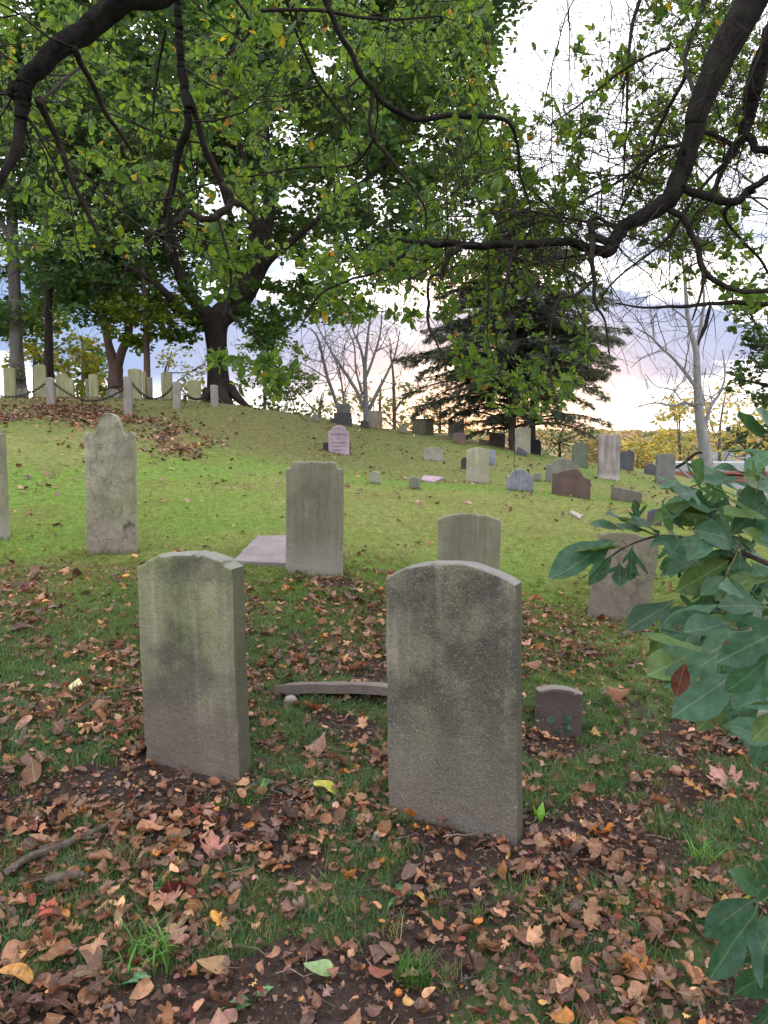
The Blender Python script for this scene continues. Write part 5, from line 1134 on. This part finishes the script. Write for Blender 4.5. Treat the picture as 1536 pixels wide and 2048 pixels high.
tree('hilltop_tree', 'slim dark trunk directly behind the tallest fenced slab', 98, 782, 24, [[(98, 786, 24, 22), (98, 720, 24, 17), (97, 620, 24, 15), (96, 500, 24, 14), (92, 350, 24, 11), (90, 150, 24, 8)], [(97, 560, 24, 8), (150, 490, 23.6, 7), (190, 470, 23.4, 5)]],
 barkD, [('crown', blobs_in([(40, 150), (260, 150), (330, 480), (240, 640), (60, 640)], 150, (22, 50), (22.5, 26), rgB, .30, 7), 210, .17, dkg, FOL)], 33)
tree('hilltop_tree', 'reddish trunk forking low into two stems, between narrow pale slabs and the granite posts', 232, 778, 25, [[(232, 784, 25, 32), (231, 750, 25, 27), (231, 735, 25, 26), (220, 700, 25, 17), (212, 660, 25, 14), (205, 600, 25, 12), (190, 450, 25, 9)], [(233, 742, 25, 20), (243, 705, 25, 17), (256, 670, 25, 16), (262, 610, 25, 15), (270, 500, 25.4, 11), (300, 350, 25.6, 8)]],
 barkR, [('crown', blobs_in([(160, 100), (420, 100), (420, 500), (360, 620), (165, 630)], 160, (24, 52), (25.5, 29), rgB, .30, 8), 210, .18, dkg, FOL)], 34)
tree('hilltop_tree', 'small reddish trunk under a low yellow-green dome of leaves left of the big maple', 294, 788, 23.5, [[(294, 792, 23.5, 16), (294, 740, 23.5, 13), (293, 690, 23.5, 12), (290, 620, 23.5, 10), (285, 520, 23.5, 6)]],
 barkR, [('crown', blobs_in([(195, 610), (240, 560), (330, 570), (388, 650), (360, 672), (300, 700), (225, 690), (200, 660)], 60, (12, 24), (22.4, 24.6), rgB, .2, 9), 420, .14, [(.12, .17, .02), (.09, .15, .02), (.16, .19, .025), (.05, .10, .02)], FOL)], 35)

# evergreen: whorls of level branches with drooping sprays
def conifer(name, label, px, by, Y, top, trunk_w, layers, pal, seed):
    rg = np.random.default_rng(seed); base = hit(px, by, Y, .92, 1.08); root = thing(name, label, 'tree', base)
    pts_, rd = PT([(px, by, Y, trunk_w*1.2), (px-2, by-40, Y, trunk_w), (px, (by+top)/2, Y, trunk_w*.7), (px+4, top, Y, 3)], 8); pts_[0, 2] -= .3
    mb_ = MB(); mb_.tube(pts_-base, rd, 12, rough=.1); link('trunk', mb_.mesh('trunk', barkR), root)
    br = MB(); P_ = []; D_ = []
    for py, xl, xr, k_ in layers:
        for q in range(k_):
            a_ = rg.uniform(0, 6.283); hw = (xr-px if math.cos(a_) > 0 else px-xl)/FPX*Y
            L = hw*rg.uniform(.7, 1.18); hgt = P(px, py+rg.normal(0, 20), Y); dz = rg.uniform(-.25, .12)*L
            tt_ = np.linspace(0, 1, 9)[:, None]; d_ = np.array([math.cos(a_), math.sin(a_)*.8, 0])
            ln = hgt+d_*L*tt_+np.array([0, 0, 1])*(dz*tt_+.10*L*np.sin(tt_*3.0)); br.tube(ln-base, np.linspace(.045, .01, 9), 5, cap=False)
            m_ = int(L*84); f = rg.uniform(.12, 1, m_)**.8; idx = (f*8).astype(int).clip(0, 7); pp = ln[idx]*(1-(f*8-idx))[:, None]+ln[idx+1]*(f*8-idx)[:, None]
            sd = rg.choice([-1, 1], m_)[:, None]*np.array([-d_[1], d_[0], 0])*rg.uniform(0, .42, (m_, 1))*L*.5*(1.1-f)[:, None]
            pp = pp+sd+[0, 0, 1]*rg.normal(-.04, .055, (m_, 1)); P_.append(pp); D_.append(d_*.8+np.sign(sd)*.4+[0, 0, -.3]+rg.normal(0, .25, (m_, 3)))
    P_ = np.vstack(P_); D_ = np.vstack(D_); D_ /= np.linalg.norm(D_, axis=1)[:, None]; k = len(P_); print(name, k)
    link('branches', br.mesh('branches', barkD), root, kind='stuff')
    x_ = np.cross(D_, rg.normal(size=(k, 3))*.5+[0, 0, 1]); x_ /= np.linalg.norm(x_, axis=1)[:, None]; z_ = np.cross(x_, D_); Rm = np.stack([x_, D_, z_], -1)
    # one spray: a ribbed frond of five slim blades
    V = []; F_ = []
    for j_, (a_, l_) in enumerate([(0, 1), (.7, .6), (-.7, .6), (1.1, .4), (-1.1, .4)]):
        o_ = np.array([0, .12*j_, 0]); d_ = np.array([math.sin(a_), math.cos(a_), 0]); s_ = np.array([d_[1], -d_[0], 0])*.055; V += [o_-s_, o_+s_, o_+d_*l_+[0, 0, -.12*l_]]; F_.append([3*j_, 3*j_+1, 3*j_+2])
    V = np.array(V); mb_ = MB(); cl = np.asarray(pal)[rg.integers(0, len(pal), k)]*rg.uniform(.7, 1.3, (k, 1)); scatter(mb_, (V, np.array(F_), V[:, :2]), P_-base, .215*rg.uniform(.7, 1.4, k), Rm, cl)
    link('crown', mb_.mesh('crown', FOL), root); return root
ever = [(.10, .13, .125), (.115, .135, .14), (.085, .125, .08), (.14, .125, .10)]
conifer('evergreen_tree', 'broad dark evergreen with level drooping sprays before the sunset glow', 1027, 897, 25, 380, 16,
 [(420, 960, 1110, 14), (480, 935, 1140, 18), (540, 900, 1185, 22), (590, 880, 1215, 22), (640, 862, 1215, 24), (690, 838, 1225, 26), (735, 815, 1235, 26), (775, 822, 1225, 22), (810, 850, 1190, 14), (835, 900, 1150, 8)], ever, 41)
conifer('evergreen_tree', 'slimmer second evergreen trunk close right of the broad evergreen', 1067, 900, 26.5, 560, 13, [(600, 1010, 1150, 8), (680, 1000, 1230, 10), (740, 1010, 1262, 12), (780, 1010, 1235, 8), (830, 1020, 1180, 6)], ever, 42)

# bare pale trees
tree('bare_tree', 'leafless pale tree fanning into many straight stems behind the tan slab', 730, 835, 38,
 [[(733, 850, 38, 14), (731, 790, 38, 10), (730, 740, 38, 8), (733, 700, 38, 6), (740, 640, 38, 4), (752, 590, 38, 2)], [(727, 815, 38, 8), (712, 780, 38, 7), (690, 745, 38, 6), (672, 718, 38, 4), (650, 680, 38, 3), (628, 640, 38, 2)],
  [(730, 745, 38, 6), (722, 700, 38, 5), (706, 660, 38, 3), (695, 620, 38, 2)], [(738, 820, 38, 8), (757, 780, 38, 7), (775, 745, 38, 5), (790, 710, 38, 4), (800, 660, 38, 2)], [(730, 760, 38, 6), (745, 720, 38, 5), (760, 670, 38, 4), (765, 610, 38, 2)], [(725, 790, 38, 5), (712, 740, 38, 4), (708, 690, 38, 3), (690, 650, 38, 2)]],
 barkP, None, 43, sides=8, rough=.05, branchlets=34, bl_len=1.6)
tree('bare_tree', 'leafless pale stems leaning left behind the stepped monument', 682, 838, 36,
 [[(686, 842, 36, 9), (676, 815, 36, 8), (662, 775, 36, 7), (655, 755, 36, 7), (645, 710, 36, 5), (635, 675, 36, 4), (620, 655, 36, 2)], [(655, 757, 36, 3), (620, 735, 36, 2.5), (590, 722, 36, 1.5)], [(690, 835, 36, 5), (686, 790, 36, 4), (678, 740, 36, 3), (655, 690, 36, 2)]], barkP, None, 44, sides=8, rough=.05, branchlets=16, bl_len=1.5)
tree('bare_tree', 'slim brownish forked tree left of the evergreen, far beyond the crest', 790, 848, 40, [[(789, 852, 40, 8), (788, 790, 40, 7), (786, 745, 40, 5), (780, 700, 40, 3)], [(790, 820, 40, 5), (806, 800, 40, 4), (822, 780, 40, 2)]], barkG, None, 45, sides=7, branchlets=10, bl_len=1.2)
tree('bare_tree', 'tall leafless pale-barked tree standing against the bright sky, right of the lawn', 1412, 945, 31,
 [[(1416, 960, 31, 30), (1410, 900, 31, 24), (1400, 840, 31, 19), (1396, 790, 31, 17), (1394, 740, 31, 14), (1392, 700, 31, 12), (1382, 665, 31, 9), (1374, 620, 31, 8), (1370, 560, 31, 6), (1364, 500, 31, 4), (1368, 440, 31, 2)],
  [(1394, 700, 31, 9), (1402, 650, 31, 8), (1408, 590, 31, 5), (1400, 530, 31, 3), (1390, 480, 31, 2)], [(1390, 772, 31, 9), (1368, 742, 31, 7), (1345, 715, 31, 6), (1322, 695, 31, 5), (1300, 672, 31, 4), (1270, 655, 31, 2)],
  [(1392, 812, 31, 7), (1368, 806, 31, 6), (1345, 812, 31, 4), (1310, 806, 31, 3), (1270, 815, 31, 2)], [(1410, 850, 31, 9), (1422, 812, 31, 7), (1440, 785, 31, 5), (1450, 750, 31, 4), (1445, 700, 31, 2)], [(1375, 640, 31, 5), (1350, 620, 31, 3), (1322, 600, 31, 2), (1290, 580, 31, 1.5)], [(1330, 700, 31, 3), (1290, 712, 31, 2), (1262, 735, 31, 1.5)], [(1362, 800, 31, 3), (1345, 780, 31, 3), (1312, 772, 31, 2), (1290, 748, 31, 1.5)]],
 barkP, None, 46, sides=12, rough=.06, branchlets=40, bl_len=1.7)

# loose leafy trees and bushes beyond the crest, each its own
def bush(name, label, px, by, Y, poly, cnt, rpx, per, lsz, pal, seed, trunk=5, thr=.36, cat='tree', bm=barkG, depth=2.5):
    rg = np.random.default_rng(seed); cx = sum(p[0] for p in poly)/len(poly); ty = min(p[1] for p in poly)
    lim = [[(px, by+10, Y, trunk*1.6), (px, (by+ty)/2, Y, trunk), ((px+cx)/2, ty+15, Y, 1.5)]]
    for q in range(5): e_ = poly[rg.integers(len(poly))]; lim.append([(px, by-(by-ty)*rg.uniform(.1, .5), Y, trunk*.6), ((px*.4+e_[0]*.6), (by*.3+e_[1]*.7), Y, trunk*.4), (e_[0]*.9+px*.1, e_[1]*.9+by*.1, Y, 1)])
    return tree(name, label, px, by, Y, lim, bm, [('crown', blobs_in(poly, cnt, rpx, (Y-depth, Y+depth), rg, thr, seed), per, lsz, pal, FOL)], seed, cat, 'leafy trees and bushes beyond the crest', sides=8, branchlets=10, bl_len=1.0)
bush('leafy_tree', 'yellow-green tree between the first and second hilltop trunks', 70, 800, 34, [(20, 640), (80, 600), (160, 640), (205, 700), (200, 800), (10, 800)], 110, (10, 24), 150, .20, ylg, 61)
bush('leafy_tree', 'bluish-green tree right of the yellow-green one behind the fenced stones', 165, 800, 38, [(120, 690), (165, 660), (215, 720), (210, 800), (110, 800)], 70, (10, 22), 130, .20, mdg, 62)
bush('leafy_tree', 'thin pale bush behind the reddish trunk on the hilltop', 330, 800, 38, [(300, 730), (345, 690), (415, 720), (420, 800), (300, 800)], 46, (8, 18), 90, .18, hzy, 63, thr=.42)
bush('leafy_tree', 'airy pale green tree right of the great maple trunk', 530, 838, 32, [(470, 700), (520, 640), (600, 690), (630, 760), (610, 840), (470, 840)], 130, (9, 22), 150, .16, mdg[:3]+hzy[:2], 64, thr=.34)
bush('leafy_tree', 'low hazy bush under the leaning pale stems', 640, 850, 40, [(600, 790), (650, 770), (700, 790), (700, 850), (600, 850)], 48, (8, 16), 90, .18, hzy, 65, thr=.40)
bush('leafy_tree', 'hazy pale bush around the foot of the fanning bare tree', 760, 868, 42, [(700, 800), (760, 740), (830, 770), (840, 870), (700, 860)], 75, (9, 18), 75, .20, hzy, 66, thr=.42)
bush('leafy_tree', 'rusty backlit bush left of the evergreen trunk', 880, 880, 38, [(830, 800), (880, 780), (950, 820), (960, 880), (830, 870)], 60, (8, 18), 85, .18, [(.22, .15, .07), (.17, .15, .08), (.25, .2, .1)], 67, thr=.42)
bush('tangled_bush', 'dark tangled bush with bare stems right of the evergreen', 1120, 915, 34, [(1070, 860), (1110, 835), (1180, 850), (1205, 900), (1190, 930), (1080, 905)], 44, (7, 16), 120, .14, [(.07, .09, .04), (.05, .07, .04), (.12, .11, .05)], 68, trunk=4, cat='bush', bm=barkD)
bush('yellow_tree', 'golden-yellow tree in the valley behind the broken-peaked slate', 1275, 960, 60, [(1235, 895), (1270, 875), (1320, 880), (1350, 910), (1350, 960), (1235, 960)], 110, (7, 14), 110, .30, aut, 69, trunk=3, thr=.25)
bush('yellow_tree', 'orange-tinged tree in the valley left of the golden one', 1215, 950, 70, [(1170, 890), (1210, 868), (1250, 880), (1250, 945), (1170, 940)], 80, (6, 12), 90, .34, [(.34, .2, .06), (.3, .22, .07), (.24, .18, .07)], 70, trunk=3, thr=.25)
bush('yellow_tree', 'sparse yellow tree filling the valley behind the pale bare trunk', 1360, 960, 48, [(1300, 830), (1350, 790), (1410, 800), (1420, 940), (1300, 920)], 110, (8, 17), 70, .22, aut, 71, trunk=4, thr=.42)
bush('yellow_tree', 'yellow-leaved young tree with thin dark stems right of the pale bare trunk', 1440, 965, 36, [(1410, 800), (1450, 750), (1530, 790), (1545, 900), (1420, 940)], 120, (8, 17), 75, .17, aut, 72, trunk=5, thr=.40)
bush('leafy_tree', 'grey-green trees far down the valley at the right edge', 1490, 930, 75, [(1450, 860), (1490, 840), (1560, 850), (1560, 905), (1450, 905)], 70, (8, 14), 70, .4, [(.08, .11, .07), (.07, .1, .08)], 73, trunk=3, thr=.3)
# dark leafy tree just outside the right edge, its boughs reaching in
rgE = np.random.default_rng(81)
tree('leafy_tree', 'dark narrow-leaved tree reaching in at the right edge below the orchard limb', 1640, 1010, 12, [[(1640, 1050, 12, 60), (1640, 800, 12, 50), (1630, 500, 12, 40), (1620, 300, 12, 25)], [(1640, 760, 12, 20), (1560, 700, 11.6, 12), (1490, 690, 11.4, 6)], [(1638, 640, 12, 18), (1560, 600, 11.6, 10), (1500, 630, 11.4, 5)], [(1640, 830, 12, 14), (1570, 780, 11.6, 9), (1480, 760, 11.5, 4)]],
 barkD, [('crown', blobs_in([(1470, 560), (1560, 520), (1700, 500), (1700, 820), (1560, 830), (1500, 800), (1462, 760), (1480, 700), (1455, 640)], 150, (12, 30), (10.8, 13), rgE, .36, 5), 700, .085, [(.045, .09, .03), (.03, .065, .03), (.07, .11, .03)], FOL)], 82, branchlets=14, bl_len=.6)

# fallen limb by the pale tree
q0 = hit(1375, 948, 26, .9, 1.1); lm = MB(); fl_ = thing('fallen_branch', 'broken dark branch propped aslant between the grey notched slab and the pale trunk', 'branch', q0)
for l in ([(1346, 938, 26, 6), (1368, 926, 26, 6), (1390, 908, 26, 6), (1403, 905, 26, 5)],): pts_, rd = PT(l); lm.tube(pts_-q0, rd, 8, rough=.2)
link('main_stem', lm.mesh('main_stem', barkD), fl_)
for l in ([(1372, 924, 26, 3), (1385, 935, 26, 5), (1396, 955, 26, 5)], [(1356, 934, 26, 4), (1370, 948, 26, 5), (1384, 958, 26, 5)], [(1370, 924, 26, 2), (1378, 908, 26, 2), (1372, 896, 26, 1.2)]):
    lm = MB(); pts_, rd = PT(l); lm.tube(pts_-q0, rd, 6, rough=.2); link('side_branch', lm.mesh('side_branch', barkP if l[0][0] == 1356 else barkD), fl_)

# far down the valley: a parked red and white truck and a low pale building
def at_valley(px, Y): x = (px-768)/FPX*Y; return np.array([x, Y, g1(x, Y)])
whP = plain('white_vehicle_paint', (.42, .42, .46), .5); rdP = plain('red_vehicle_paint', (.34, .10, .09), .6); glP = plain('dark_glass', (.02, .025, .03), .1); rbP = plain('tyre_rubber', (.02, .02, .02), .8)
q0 = P(1425, 950, 34)
gd = g1(q0[0], q0[1])
tk = thing('parked_truck', 'white box truck with broad red side band, parked in the valley behind the pale tree', 'truck', [q0[0], q0[1], gd])
hgt = P(1404, 924, 34)[2]-gd
print('truck h', hgt, gd)
sc_ = 1.0
def pbox(nm, c_, d_, mt, par, bev=.04):
    bm = bmesh.new(); bmesh.ops.create_cube(bm, size=1); bmesh.ops.scale(bm, vec=d_, verts=bm.verts); bmesh.ops.bevel(bm, geom=bm.edges, offset=bev, segments=2, affect='EDGES'); me_ = bpy.data.meshes.new(nm); bm.to_mesh(me_); bm.free(); me_.materials.append(mt)
    return link(nm, me_, par, c_)
hb = min(max(hgt, 2.2), 6.)
pbox('box_body', (0, 0, .7+(hb-.7)/2), (4.6, 2.1, hb-.7), whP, tk); pbox('red_band', (0, -1.06, hb-.62), (4.4, .03, .5), rdP, tk, .01)
cb_ = pbox('cab', (3.1, 0, 1.35), (1.4, 1.9, 1.7), rdP, tk, .15); pbox('window', (.1, -.96, .35), (.7, .03, .5), glP, cb_, .01); pbox('windscreen', (.71, 0, .35), (.03, 1.5, .55), glP, cb_, .01)
for wx in (-1.4, 2.9):
    for wy in (-.95, .95):
        bm = bmesh.new(); bmesh.ops.create_cone(bm, cap_ends=True, segments=18, radius1=.42, radius2=.42, depth=.26, matrix=Matrix.Rotation(R(90), 4, 'X')); bmesh.ops.bevel(bm, geom=bm.edges, offset=.03, segments=1, affect='EDGES')
        me_ = bpy.data.meshes.new('wheel'); bm.to_mesh(me_); bm.free(); me_.materials.append(rbP); link('wheel', me_, tk, (wx, wy, .42))
qb = at_valley(1500, 95); topz = P(1500, 905, 95)[2]
bl = thing('low_building', 'low pale building with a blue-grey roof far down the valley at the right edge', 'building', qb)
wallP = plain('pale_siding', (.42, .42, .42), .8); roofP = plain('blue_grey_roof', (.13, .15, .20), .7)
wh = max(2.5, topz-qb[2]-1.6)
pbox('wall', (0, 0, wh/2), (11, 6, wh), wallP, bl, .03)
me_ = mk_mesh('roof', [[-5.8, -3.4, wh], [5.8, -3.4, wh], [5.8, 3.4, wh], [-5.8, 3.4, wh], [-5.2, 0, wh+1.7], [5.2, 0, wh+1.7]], [[0, 1, 5], [0, 5, 4], [2, 3, 4], [2, 4, 5], [1, 2, 5], [3, 0, 4], [0, 2, 1], [0, 3, 2]], roofP, smooth=False); link('roof', me_, bl)
for k_ in range(4): w_ = pbox('window', (-3.9+k_*2.6, -3.01, wh*.7), (1., .06, 1.), whP, bl, .01); pbox('pane', (0, -.03, 0), (.84, .03, .84), glP, w_, .005)
pbox('fascia', (1.5, -3.42, wh+.02), (7, .05, .35), rdP, bl, .01)

# ------------------------------------------------------------------ sassafras shrub reaching in from the right
SAS = leaf_mat('shrub_leaf', .40, .46, .22, bumpy=.25, spots=.8)
stemS = bark_mat('shrub_stem', (.07, .05, .045), (.12, .085, .07), 6, None, .4)
sb = np.array([1.55, 1.45, g1(1.55, 1.45)])
sh = thing('sassafras_shrub', 'leafy shrub with big blue-green mitten-shaped leaves reaching in from the right edge', 'shrub', sb)
def sstem(lst, nm='stem'):
    pts_, rd = PT(lst, 6); mb_ = MB(); mb_.tube(pts_-sb, rd, 8, rough=.06); link(nm, mb_.mesh(nm, stemS), sh); return pts_
tr_ = np.array([sb-[0, 0, .1], sb+[.0, .0, .5], sb+[.05, .02, 1.0], sb+[.0, .05, 1.6]]); mb_ = MB(); mb_.tube(crom(tr_, 5)-sb, np.linspace(.022, .012, 16), 8); link('main_stem', mb_.mesh('main_stem', stemS), sh)
sstem([(1900, 1350, 1.5, 16), (1640, 1180, 1.55, 13), (1475, 1102, 1.6, 9), (1400, 1082, 1.65, 8), (1320, 1072, 1.7, 6), (1255, 1092, 1.75, 4), (1215, 1118, 1.78, 3)])
sstem([(1475, 1102, 1.6, 6), (1452, 1060, 1.65, 5), (1430, 1015, 1.7, 4)]); sstem([(1320, 1072, 1.7, 4), (1290, 1062, 1.75, 3), (1262, 1045, 1.8, 2)])
sstem([(1900, 1500, 1.3, 14), (1640, 1320, 1.3, 10), (1485, 1262, 1.3, 7), (1440, 1232, 1.35, 4)]); sstem([(1640, 1320, 1.3, 8), (1530, 1330, 1.2, 6), (1470, 1350, 1.15, 4)])
sstem([(1900, 1120, 1.7, 12), (1640, 1030, 1.7, 9), (1540, 960, 1.75, 7), (1500, 905, 1.8, 5), (1470, 880, 1.8, 3)]); sstem([(1540, 960, 1.75, 6), (1450, 950, 1.75, 4), (1380, 975, 1.75, 3)])
sstem([(1850, 1900, 1.25, 12), (1640, 1830, 1.2, 8), (1560, 1790, 1.15, 6), (1500, 1795, 1.12, 4)])
sasp = np.array([(.042, .115, .065), (.05, .13, .075), (.036, .095, .05), (.06, .14, .07), (.075, .135, .035)])
def sleaf(bp, tp, Y, kind, face=(0, -.45, 1.), col=None, wid=1.15, dY=0., k=(.8, .7, .12), stalk=True, lobe_flip=1):
    A = P(*bp, Y); B = P(*tp, Y+dY); B = A+(B-A)*(.88 if abs(bp[0]-tp[0])+abs(bp[1]-tp[1]) > 110 else 1.); d_ = B-A; L = np.linalg.norm(d_); d_ /= L; up = np.array(face, float)+rng.normal(0, .18, 3); x_ = np.cross(d_, up); x_ /= np.linalg.norm(x_); z_ = np.cross(x_, d_)
    V2, F_ = SH[kind]; V3 = curl(V2*[1, 1], k[0], k[1], .10, int(abs(bp[0])+tp[1]) % 97, k[2])
    V3 = V3*[wid*lobe_flip, 1, 1]*L; F2 = F_ if lobe_flip > 0 else F_[:, ::-1]
    c_ = sasp[rng.integers(5)]*rng.uniform(.8, 1.25) if col is None else np.array(col)
    M = np.stack([x_, d_, z_], -1); me_ = mk_mesh('leaf', V3@M.T, F2, SAS, np.tile(c_, (len(V3), 1)), V2)
    o = link('leaf', me_, sh, A-sb)
    return o
LV = [ # base, tip, depth, kind, face
 ((1235, 1078), (1080, 1166), 1.75, 'mitten', (.2, -.5, 1)), ((1240, 1095), (1152, 1090), 1.78, 'sass1', (0, -.3, 1)), ((1225, 1110), (1175, 1168), 1.72, 'sass1', (.3, -1, .5)), ((1265, 1090), (1262, 1160), 1.7, 'sass3', (.2, -1, .5)),
 ((1240, 1122), (1238, 1182), 1.72, 'sass3', (-.3, -1, .4)), ((1250, 1060), (1178, 1050), 1.8, 'sass1', (0, -.35, 1)), ((1262, 1050), (1218, 1018), 1.82, 'sass1', (0, -.6, 1)), ((1275, 1045), (1268, 1000), 1.82, 'sass3', (.2, -1, .2)),
 ((1300, 1062), (1225, 1060), 1.7, 'sass1', (0, -.3, 1)), ((1320, 1070), (1270, 1028), 1.75, 'sass1', (0, -.5, 1)), ((1330, 1050), (1395, 1010), 1.7, 'sass1', (0, -.3, 1)), ((1345, 1075), (1372, 1130), 1.68, 'sass1', (0, -1, .3)),
 ((1370, 1062), (1310, 1010), 1.68, 'sass1', (0, -.4, 1)), ((1368, 1072), (1300, 1090), 1.68, 'sass1', (0, -.4, 1)), ((1380, 1060), (1440, 1045), 1.66, 'sass1', (0, -.3, 1)), ((1430, 1040), (1330, 960), 1.75, 'mitten', (0, -.35, 1)),
 ((1440, 1010), (1335, 1005), 1.72, 'sass1', (0, -.35, 1)), ((1470, 1000), (1370, 950), 1.75, 'mitten', (0, -.4, 1)), ((1490, 960), (1368, 945), 1.75, 'sass3', (0, -.35, 1)), ((1500, 950), (1430, 925), 1.75, 'sass1', (0, -.5, 1)),
 ((1520, 900), (1445, 912), 1.8, 'sass1', (0, -.4, 1)), ((1530, 880), (1465, 845), 1.8, 'sass1', (0, -.5, 1)), ((1545, 930), (1462, 890), 1.8, 'sass1', (0, -.5, 1)), ((1560, 900), (1480, 940), 1.7, 'mitten', (0, -.6, .9)), ((1560, 870), (1500, 815), 1.8, 'sass1', (0, -.8, .6)), ((1570, 960), (1490, 1000), 1.65, 'sass3', (0, -.8, .7)), ((1470, 950), (1400, 985), 1.7, 'sass1', (0, -.5, 1)), ((1540, 1040), (1430, 1000), 1.6, 'mitten', (0, -.6, .9)), ((1400, 1000), (1290, 1040), 1.75, 'sass1', (0, -.4, 1)), ((1530, 970), (1470, 1010), 1.7, 'sass3', (0, -.9, .5)),
 ((1536, 1000), (1455, 1075), 1.65, 'ovate', (0, -.9, .5)), ((1475, 1100), (1400, 1020), 1.62, 'sass1', (0, -.6, 1)), ((1480, 1105), (1395, 1135), 1.62, 'mitten', (0, -.6, .9)), ((1500, 1090), (1560, 1030), 1.6, 'sass3', (0, -.8, .6)),
 ((1480, 1100), (1482, 1190), 1.55, 'sass3', (-.2, -1, .4)), ((1500, 1120), (1560, 1200), 1.5, 'sass3', (0, -1, .4)), ((1455, 1100), (1300, 1150), 1.6, 'sass1', (0, -.5, 1)), ((1460, 1120), (1345, 1190), 1.55, 'mitten', (.1, -.8, .6)),
 ((1452, 1150), (1385, 1205), 1.5, 'sass1', (.2, -.9, .5)), ((1560, 1150), (1440, 1160), 1.5, 'sass1', (0, -.3, 1)), ((1350, 1200), (1240, 1275), 1.5, 'mitten', (-.1, -.8, .7)), ((1440, 1210), (1300, 1250), 1.35, 'sass1', (0, -.5, 1)),
 ((1450, 1232), (1305, 1268), 1.32, 'mitten', (0, -.6, .9)), ((1460, 1245), (1345, 1285), 1.3, 'sass1', (0, -.6, .9)), ((1500, 1200), (1435, 1180), 1.4, 'sass1', (0, -.8, .6)), ((1480, 1262), (1400, 1220), 1.3, 'sass1', (0, -.7, .9)),
 ((1540, 1215), (1440, 1200), 1.3, 'sass3', (0, -.7, .8)), ((1420, 1290), (1275, 1365), 1.2, 'sass3', (0, -.7, .8)), ((1450, 1300), (1310, 1395), 1.15, 'sass3', (0, -.8, .7)), ((1420, 1330), (1350, 1430), 1.15, 'mitten', (.2, -1, .5)),
 ((1600, 1240), (1412, 1335), 1.02, 'sass3', (0, -.75, .75)), ((1475, 1345), (1345, 1435), 1.1, 'mitten', (0, -.95, .5)), ((1560, 1300), (1440, 1400), 1.02, 'sass3', (0, -.9, .6)), ((1580, 1380), (1465, 1420), 1.1, 'sass1', (0, -.8, .6)),
 ((1590, 1400), (1495, 1490), 1.1, 'sass3', (-.2, -1, .4)), ((1540, 1350), (1400, 1370), 1.15, 'sass1', (0, -.7, .8)), ((1500, 1260), (1380, 1330), 1.2, 'sass1', (0, -.8, .7)), ((1560, 1480), (1450, 1440), 1.25, 'sass1', (0, -.8, .6)),
 ((1350, 1260), (1325, 1330), 1.35, 'sass1', (0, -.9, .6)), ((1360, 1230), (1290, 1320), 1.4, 'sass1', (0, -.8, .7)), ((1600, 1100), (1500, 1075), 1.5, 'ovate', (0, -.9, .5)), ((1420, 1250), (1300, 1320), 1.3, 'sass3', (0, -.8, .8)),
 # lowest group
 ((1515, 1795), (1388, 1880), 1.12, 'mitten', (0, -.9, .6)), ((1520, 1800), (1420, 1990), 1.06, 'sass3', (.1, -1, .35)), ((1530, 1790), (1455, 1735), 1.12, 'sass1', (0, -.8, .6)), ((1560, 1780), (1495, 1700), 1.12, 'sass3', (0, -.9, .5)),
 ((1560, 1810), (1500, 1960), 1.08, 'sass3', (-.2, -1, .3)), ((1620, 1900), (1455, 2020), 1.02, 'sass3', (0, -.9, .5)), ((1600, 1980), (1480, 2075), 1.0, 'mitten', (0, -.9, .5)), ((1640, 1830), (1540, 1900), 1.1, 'sass3', (0, -1, .4)),
]
for q, (b_, t_, Yk, kd, fc) in enumerate(LV):
    sleaf(b_, t_, Yk, kd, fc, wid=.98 if kd != 'sass1' else .88, dY=rng.uniform(-.10, .02), k=(rng.uniform(.4, 1.4), rng.uniform(-.4, .45), rng.uniform(.05, .22)), lobe_flip=1 if q % 2 else -1)
for q in range(92):      # the inner leaves
    pl = [(1300, 1050), (1400, 960), (1560, 900), (1560, 1440), (1460, 1420), (1380, 1320), (1330, 1220), (1420, 1160)]
    while True:
        bp = (rng.uniform(1300, 1580), rng.uniform(900, 1440))
        if poly_in(bp, pl): break
    a_ = rng.uniform(R(150), R(265)); L_ = rng.uniform(50, 105); sleaf(bp, (bp[0]+math.cos(a_)*L_, bp[1]-math.sin(a_)*L_), rng.uniform(1.4, 2.0), ['sass1', 'mitten', 'sass3'][q % 3], (rng.uniform(-.5, .5), -rng.uniform(.2, 1), rng.uniform(.3, 1)), wid=rng.uniform(.8, 1.), dY=rng.uniform(-.1, .1), k=(rng.uniform(-.4, 1.4), rng.uniform(-.3, 1.1), rng.uniform(.05, .22)), lobe_flip=1 if q % 2 else -1)
o = sleaf((1372, 1325), (1350, 1392), 1.0, 'sass1', (0, -1, .2), (.085, .022, .012), 1.15, k=(.3, .2, .05)); o['label'] = 'deep red-brown oval leaf among the green ones'
o = sleaf((1560, 1782), (1450, 1830), 1.14, 'sass1', (0, -.2, 1), (.34, .34, .04), .5, k=(1.5, .2, .1)); o['label'] = 'yellow curled leaf in the lowest group'
for tri in [((1482, 1262), (1400, 1228)), ((1482, 1262), (1440, 1235)), ((1515, 1795), (1545, 1790)), ((1240, 1078), (1258, 1092)), ((1478, 1100), (1452, 1150))]:
    pts_ = np.array([P(*tri[0], 1.35 if tri[0][1] < 1400 else 1.12), P(*tri[1], 1.4 if tri[0][1] < 1400 else 1.12)]); mb_ = MB(); mb_.tube(pts_-sb, [.0016, .0012], 5, (.4, .35, .15)); link('leaf_stalk', mb_.mesh('leaf_stalk', SAS), sh)
tri_n = sum(len(o.data.polygons) for o in scn.objects if o.type == 'MESH'); print('polys', tri_n)
